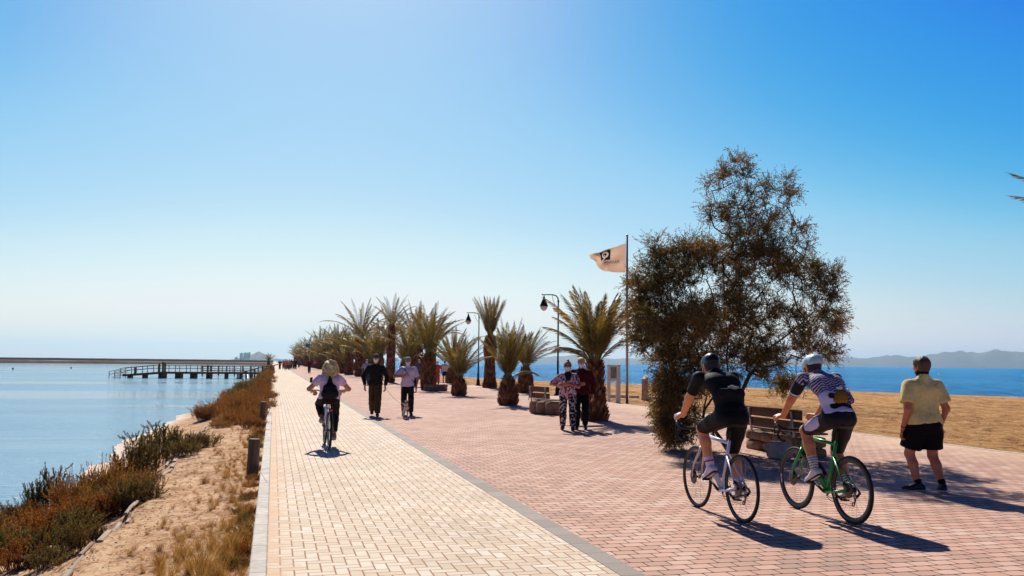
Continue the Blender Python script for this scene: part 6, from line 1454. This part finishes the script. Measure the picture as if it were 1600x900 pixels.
sdf_obj('bag', [P((-.07, 0, -.02), (.07, 0, -.02), .09, None, ((0, 1, 0), .6)), P((0, 0, 0), (0, .05, .26), .105, .03, ((0, 1, 0), .55)), P((-.05, .01, .08), (.05, .01, .08), .075, None, ((0, 1, 0), .6))], cloth('black nylon', '#17161a', .012, .5), e, .011, .03, None, (.006, 14))
m = MB()
for s in (-1, 1): m.tube([(0, .05, .28), (s * .07, .13, .36), (s * .11, .22, .35), (s * .12, .24, .2)], .008, 5)
m.build('straps', M_blk, e)

# ------------------------------------------------------------------ two men and the dog
gd = G(585.5, 650.5)
Jd = joints(pel=(0, 0, .94), mid=(0, .02, 1.12), chs=(0, .0, 1.29), nck=(0, -.01, 1.46), head=(.0, .04, 1.62), hfwd=(.05, .97, -.12), sw=.19, shz=-.09, feet=((-.07, .20, .085), (.08, -.28, .14)), toes=((-.05, 1, .05), (.05, 1, -.4)), wr=((-.27, .10, .86), (.29, .06, .87)), epole=((-1, -.6, 0), (1, -.6, 0)), curl=.6, hd=((-.1, .2, -1), (.15, .3, -1)), **wk)
def cap(mat, brim=.085):
    def f(e, J, h):
        H, u, fw, s = J['head'], J['hu'], J['hf'], J['hs']
        o = sdf_obj('cap', [P(H + u * .045 - fw * .03, H + u * .045 + fw * .02, .1, .094, (s, .92), (H + u * .04, -u)), ], mat, e, .009, .02)
        m = MB(); V = []; 
        for i in range(9): t = -1 + i / 4; V += [H + u * .05 + s * t * .082 + fw * .075 * math.sqrt(max(0, 1 - t * t * .8)), H + u * .04 + s * t * .075 + fw * (.07 + brim * math.sqrt(max(0, 1 - t * t * .75)))]
        V2 = [v - u * .006 for v in V]; n = len(V); m.add(V + V2, [(2 * i, 2 * i + 1, 2 * i + 3, 2 * i + 2) for i in range(8)] + [(n + 2 * i + 2, n + 2 * i + 3, n + 2 * i + 1, n + 2 * i) for i in range(8)] + [(2 * i + 1, n + 2 * i + 1, n + 2 * i + 3, 2 * i + 3) for i in range(8)]); m.build('brim', mat, o)
    return f
person('tall masked man in dark jacket, brown trousers and peaked cap, striding towards us', (gd.x, gd.y, 0), facing(gd), Jd, skin('#b07050'),
       [w_bottom(cloth('brown trousers', '#4a3528', .02), 1.96, .016, .02), w_top(cloth('black zip jacket', '#1f1b17', .02), 1.93, .016, -.05, 1.06, 'jacket', .86, 1.0, None, .008, (.01, 7)), w_shoes(plain('dark boot', '#1a1512', .6)), w_mask(), cap(cloth('greyish cap', '#5a4d44', .006))], 1.02, None, .012, .0105, girth=1.05, hair=hair_cap(hgrey, vol=.006))
gs = G(636, 648.5)
Js = joints(pel=(0, 0, .92), mid=(0, .02, 1.09), chs=(0, .0, 1.26), nck=(0, -.01, 1.42), head=(.0, .03, 1.575), hfwd=(.1, .97, -.15), sw=.185, feet=((-.11, .10, .085), (.1, -.14, .1)), toes=((-.15, 1, 0), (.15, 1, -.15)), wr=((-.25, .10, .82), (.20, .24, 1.14)), epole=((-1, -.4, 0), (1, -.4, -.5)), hd=((-.1, .15, -1), (-.8, .4, .35)), pn=((1, 0, 0), (0, -1, 0)), curl=.6, **wk)
def strap(e, J, h):
    m = MB(); m.tube([(.16, -.02, 1.43), (.10, .125, 1.36), (-.0, .135, 1.2), (-.12, .12, 1.04), (-.19, .05, .96), (-.12, -.12, 1.04), (.05, -.13, 1.3), (.16, -.02, 1.43)], .014, 5); m.build('bag_strap', M_blk, e)
person('masked man in pale lilac polo shirt and dark trousers, a bag strap across him', (gs.x, gs.y, 0), facing(gs), Js, skin('#b07050'),
       [w_bottom(cloth('dark trousers', '#27211f', .018), 1.95, .014, .016), w_top(cloth('pale lilac polo', '#d0c4d8', .02), .8, .02, -.06, 1.08, 'polo_shirt', .9, 1.02, None, .014, (.009, 8)), w_shoes(plain('black leather shoe', '#17141a', .4)), w_mask(), strap, cap(cloth('pale grey cap', '#8f8782', .006), .05)], 1.0, None, .012, .0105, girth=1.05, hair=hair_cap(hgrey, vol=.006), belly=.02)
e = empty('shoulder_bag', (gs.x, gs.y, 0), facing(gs), 'small black shoulder bag at the hip of the man in the lilac polo shirt', 'bag')
sdf_obj('pouch', [P((-.22, .02, .90), (-.22, .02, 1.0), .07, None, ((1, 0, 0), .55))], cloth('black nylon', '#17161a', .012, .5), e, .012, .03)
gdog = G(633.5, 654)
def dog():
    e = empty('dog', (gdog.x, gdog.y, 0), facing(gdog), 'small white and tan terrier on a lead walking towards us', 'dog')
    b = [P((0, .12, .31), (0, -.02, .315), .085, .08, ((1, 0, 0), .85)), P((0, -.02, .315), (0, -.2, .32), .075, .068, ((1, 0, 0), .85)), P((0, .14, .33), (0, .2, .42), .062, .05), P((0, .2, .44), (0, .235, .45), .055, .052), P((0, .24, .435), (0, .315, .42), .033, .02), P((0, .2, .43), (0, .2, .43), .05)]
    for s in (-1, 1):
        b += [P((s * .05, .12, .28), (s * .052, .10, .17), .042, .022), P((s * .052, .10, .17), (s * .05, .13 + .02 * s, .03), .020, .015), P((s * .05, .13 + .02 * s, .022), (s * .05, .155 + .02 * s, .018), .018, .016),
              P((s * .048, -.19, .29), (s * .055, -.13, .19), .052, .03), P((s * .055, -.13, .19), (s * .055, -.225, .115), .026, .016), P((s * .055, -.225, .115), (s * .055, -.2 - .03 * s, .025), .015, .014), P((s * .055, -.19 - .03 * s, .02), (s * .055, -.16 - .03 * s, .016), .017, .015),
              P((s * .04, .2, .485), (s * .055, .205, .525), .02, .007, ((0, 1, 0), .6))]
    b += [P((0, -.25, .35), (0, -.30, .42), .018, .013), P((0, -.30, .42), (0, -.29, .5), .013, .008)]
    def pt(V):
        c = np.tile(hx('#d0c4b8'), (len(V), 1)); n = np.array([mnoise.noise(Vector(v * 6 + 2.0)) for v in V]); t = (n > .02) & (V[:, 2] > .2) & (V[:, 1] < .2); c[t] = hx('#7a4a2c'); c[(V[:, 2] > .43) & (np.abs(V[:, 0]) > .022)] = hx('#5a3420'); c[(V[:, 1] > .305) & (V[:, 2] > .41)] = hx('#151212'); return c
    bd = sdf_obj('body', b, attrmat('short dog fur', .9, .01), e, .009, .02, pt, (.003, 40))
    for s in (-1, 1): m = MB(); m.lathe([(.001, -.006), (.007, 0), (.001, .006)], 8, (s * .024, .268, .465), (0, 1, 0)); m.build('eye', M_blk, e)
    m = MB(); m.torus((0, .165, .375), .062, .008, (0, .5, .8), 20, 6); m.torus((0, .02, .31), .083, .009, (0, 1, 0.05), 20, 6); m.build('harness', plain('red harness', '#8a3428', .7), e)
dog()
ha = Matrix.Rotation(facing(gd), 4, 'Z'); hw = ha @ Vector((-.285, .13, .80)) * 1.02 + Vector((gd.x, gd.y, 0)); dg = Vector((gdog.x, gdog.y, .39))
m = MB(); m.tube([hw + (dg - hw) * t - Vector((0, 0, .10 * math.sin(math.pi * t))) for t in np.linspace(0, 1, 14)], .006, 5); lo = m.build('dog_lead', plain('pale lead webbing', '#c9b7a6', .7)); tag(lo, 'pale lead running from the tall man\'s hand down to the terrier', 'dog lead')

# ------------------------------------------------------------------ people further off
def walkJ(ph, bend=False):
    return joints(sw=.185, feet=((-.09, .16 * ph, .085), (.09, -.18 * ph, .11)), toes=((-.05, 1, 0), (.05, 1, -.2)), wr=((-.27, -.08 * ph, .88), (.27, .14 * ph, .90)), epole=((-1, -.6, 0), (1, -.6, 0)), **wk)
def bgp(label, px, py, top, bot, shorts=False, away=False, sleeve=.8, ph=1.0, hr=hgrey, mask=True, group=None, hh=.018, sc=1.0, skinc='#b07050', hat=None, rot=0.0):
    g = G(px, py); J = walkJ(ph); wr_ = [w_bottom(cloth('trousers ' + bot, bot, .015), .85 if shorts else 1.95, .016, .018 if not shorts else .03), w_top(cloth('shirt ' + top, top, .02), sleeve, .02, -.07, 1.06, 'shirt', .88, 1.0, None, .012, None), w_shoes(M_blk)]
    if mask and not away: wr_.append(w_mask())
    if hat: wr_.append(hat)
    return person(label, (g.x, g.y, 0), (facing(g) if not away else facing(g) + math.pi) + rot, J, skin(skinc), wr_, sc, group, hh, .011, hands=hh < .016, hair=hair_cap(hr, vol=.01, noise=None), eyes=False)
bgp('walker in lavender shirt and blue jeans partly behind the tall dark-jacketed man', 572.5, 601.5, '#a998bd', '#3a4663', sc=.96)
bgp('walker in plaid shirt and navy shorts seen just left of the fat palm trunk', 654.5, 598.5, '#5a5660', '#232c48', True, sc=.99, rot=.3)
bgp('woman in coral dress and pale hat standing behind the far stone planter', 683, 601.5, '#b8503c', '#b8503c', sc=.93, hat=cap(cloth('pale sun hat', '#c9c0b2', .006), .06))
bgp('walker in white shirt and black shorts going away on the far right of the palms', 694.5, 598, '#d6cbd0', '#18181e', True, True, sc=.97, mask=False, hr=hdark)
bgp('distant jogger in dark red top and black leggings alone on the grey strip side', 483, 583.5, '#5c1f1c', '#17151a', sleeve=1.9, sc=.98, mask=False, hr=hdark, hh=.022)
bgp('tiny distant walker in bright pink top near the palm row', 492, 575.5, '#cf7aa8', '#3a3440', mask=False, hh=.025)
bgp('person in grey top seated low among the far palm trunks', 548.5, 585, '#b9a79c', '#7a6a60', mask=False, hh=.025, sc=.62)
CR = 'far-off crowd where the promenade meets the horizon'
crowd = [(437, 577.5, '#2a2220', '#1c1a1e', 'dark-clothed walker at the left edge of the far crowd'), (442.5, 576.5, '#a85a40', '#6a4438', 'walker in rusty orange top, left of centre in the far crowd'), (446, 578.2, '#c77c58', '#8a5f4c', 'nearest walker in pale orange in the middle of the far crowd'), (449, 577, '#8c4030', '#4a3430', 'walker in brick red at the centre of the far crowd'),
         (451.8, 578, '#b98a78', '#5a4844', 'walker in dusty pink, right of centre in the far crowd'), (455, 576.5, '#2b2624', '#26242a', 'walker in charcoal just left of the pair at the right of the far crowd'), (458.5, 576.8, '#1f1c20', '#1c1a20', 'black-clothed walker, left one of the pair at the right of the far crowd'), (461.8, 577.2, '#34302c', '#1c1c22', 'dark-clothed walker at the right edge of the far crowd'),
         (467, 574.6, '#6a5a50', '#3a3434', 'lone tiny walker in grey-brown right of the far crowd')]
for i, (px, py, a, b_, lb) in enumerate(crowd): bgp(lb, px, py, a, b_, away=i % 2 == 0, mask=False, ph=(1, -1, .6)[i % 3], group=CR, hh=.025, sc=.98 + .04 * (i % 3 - 1))
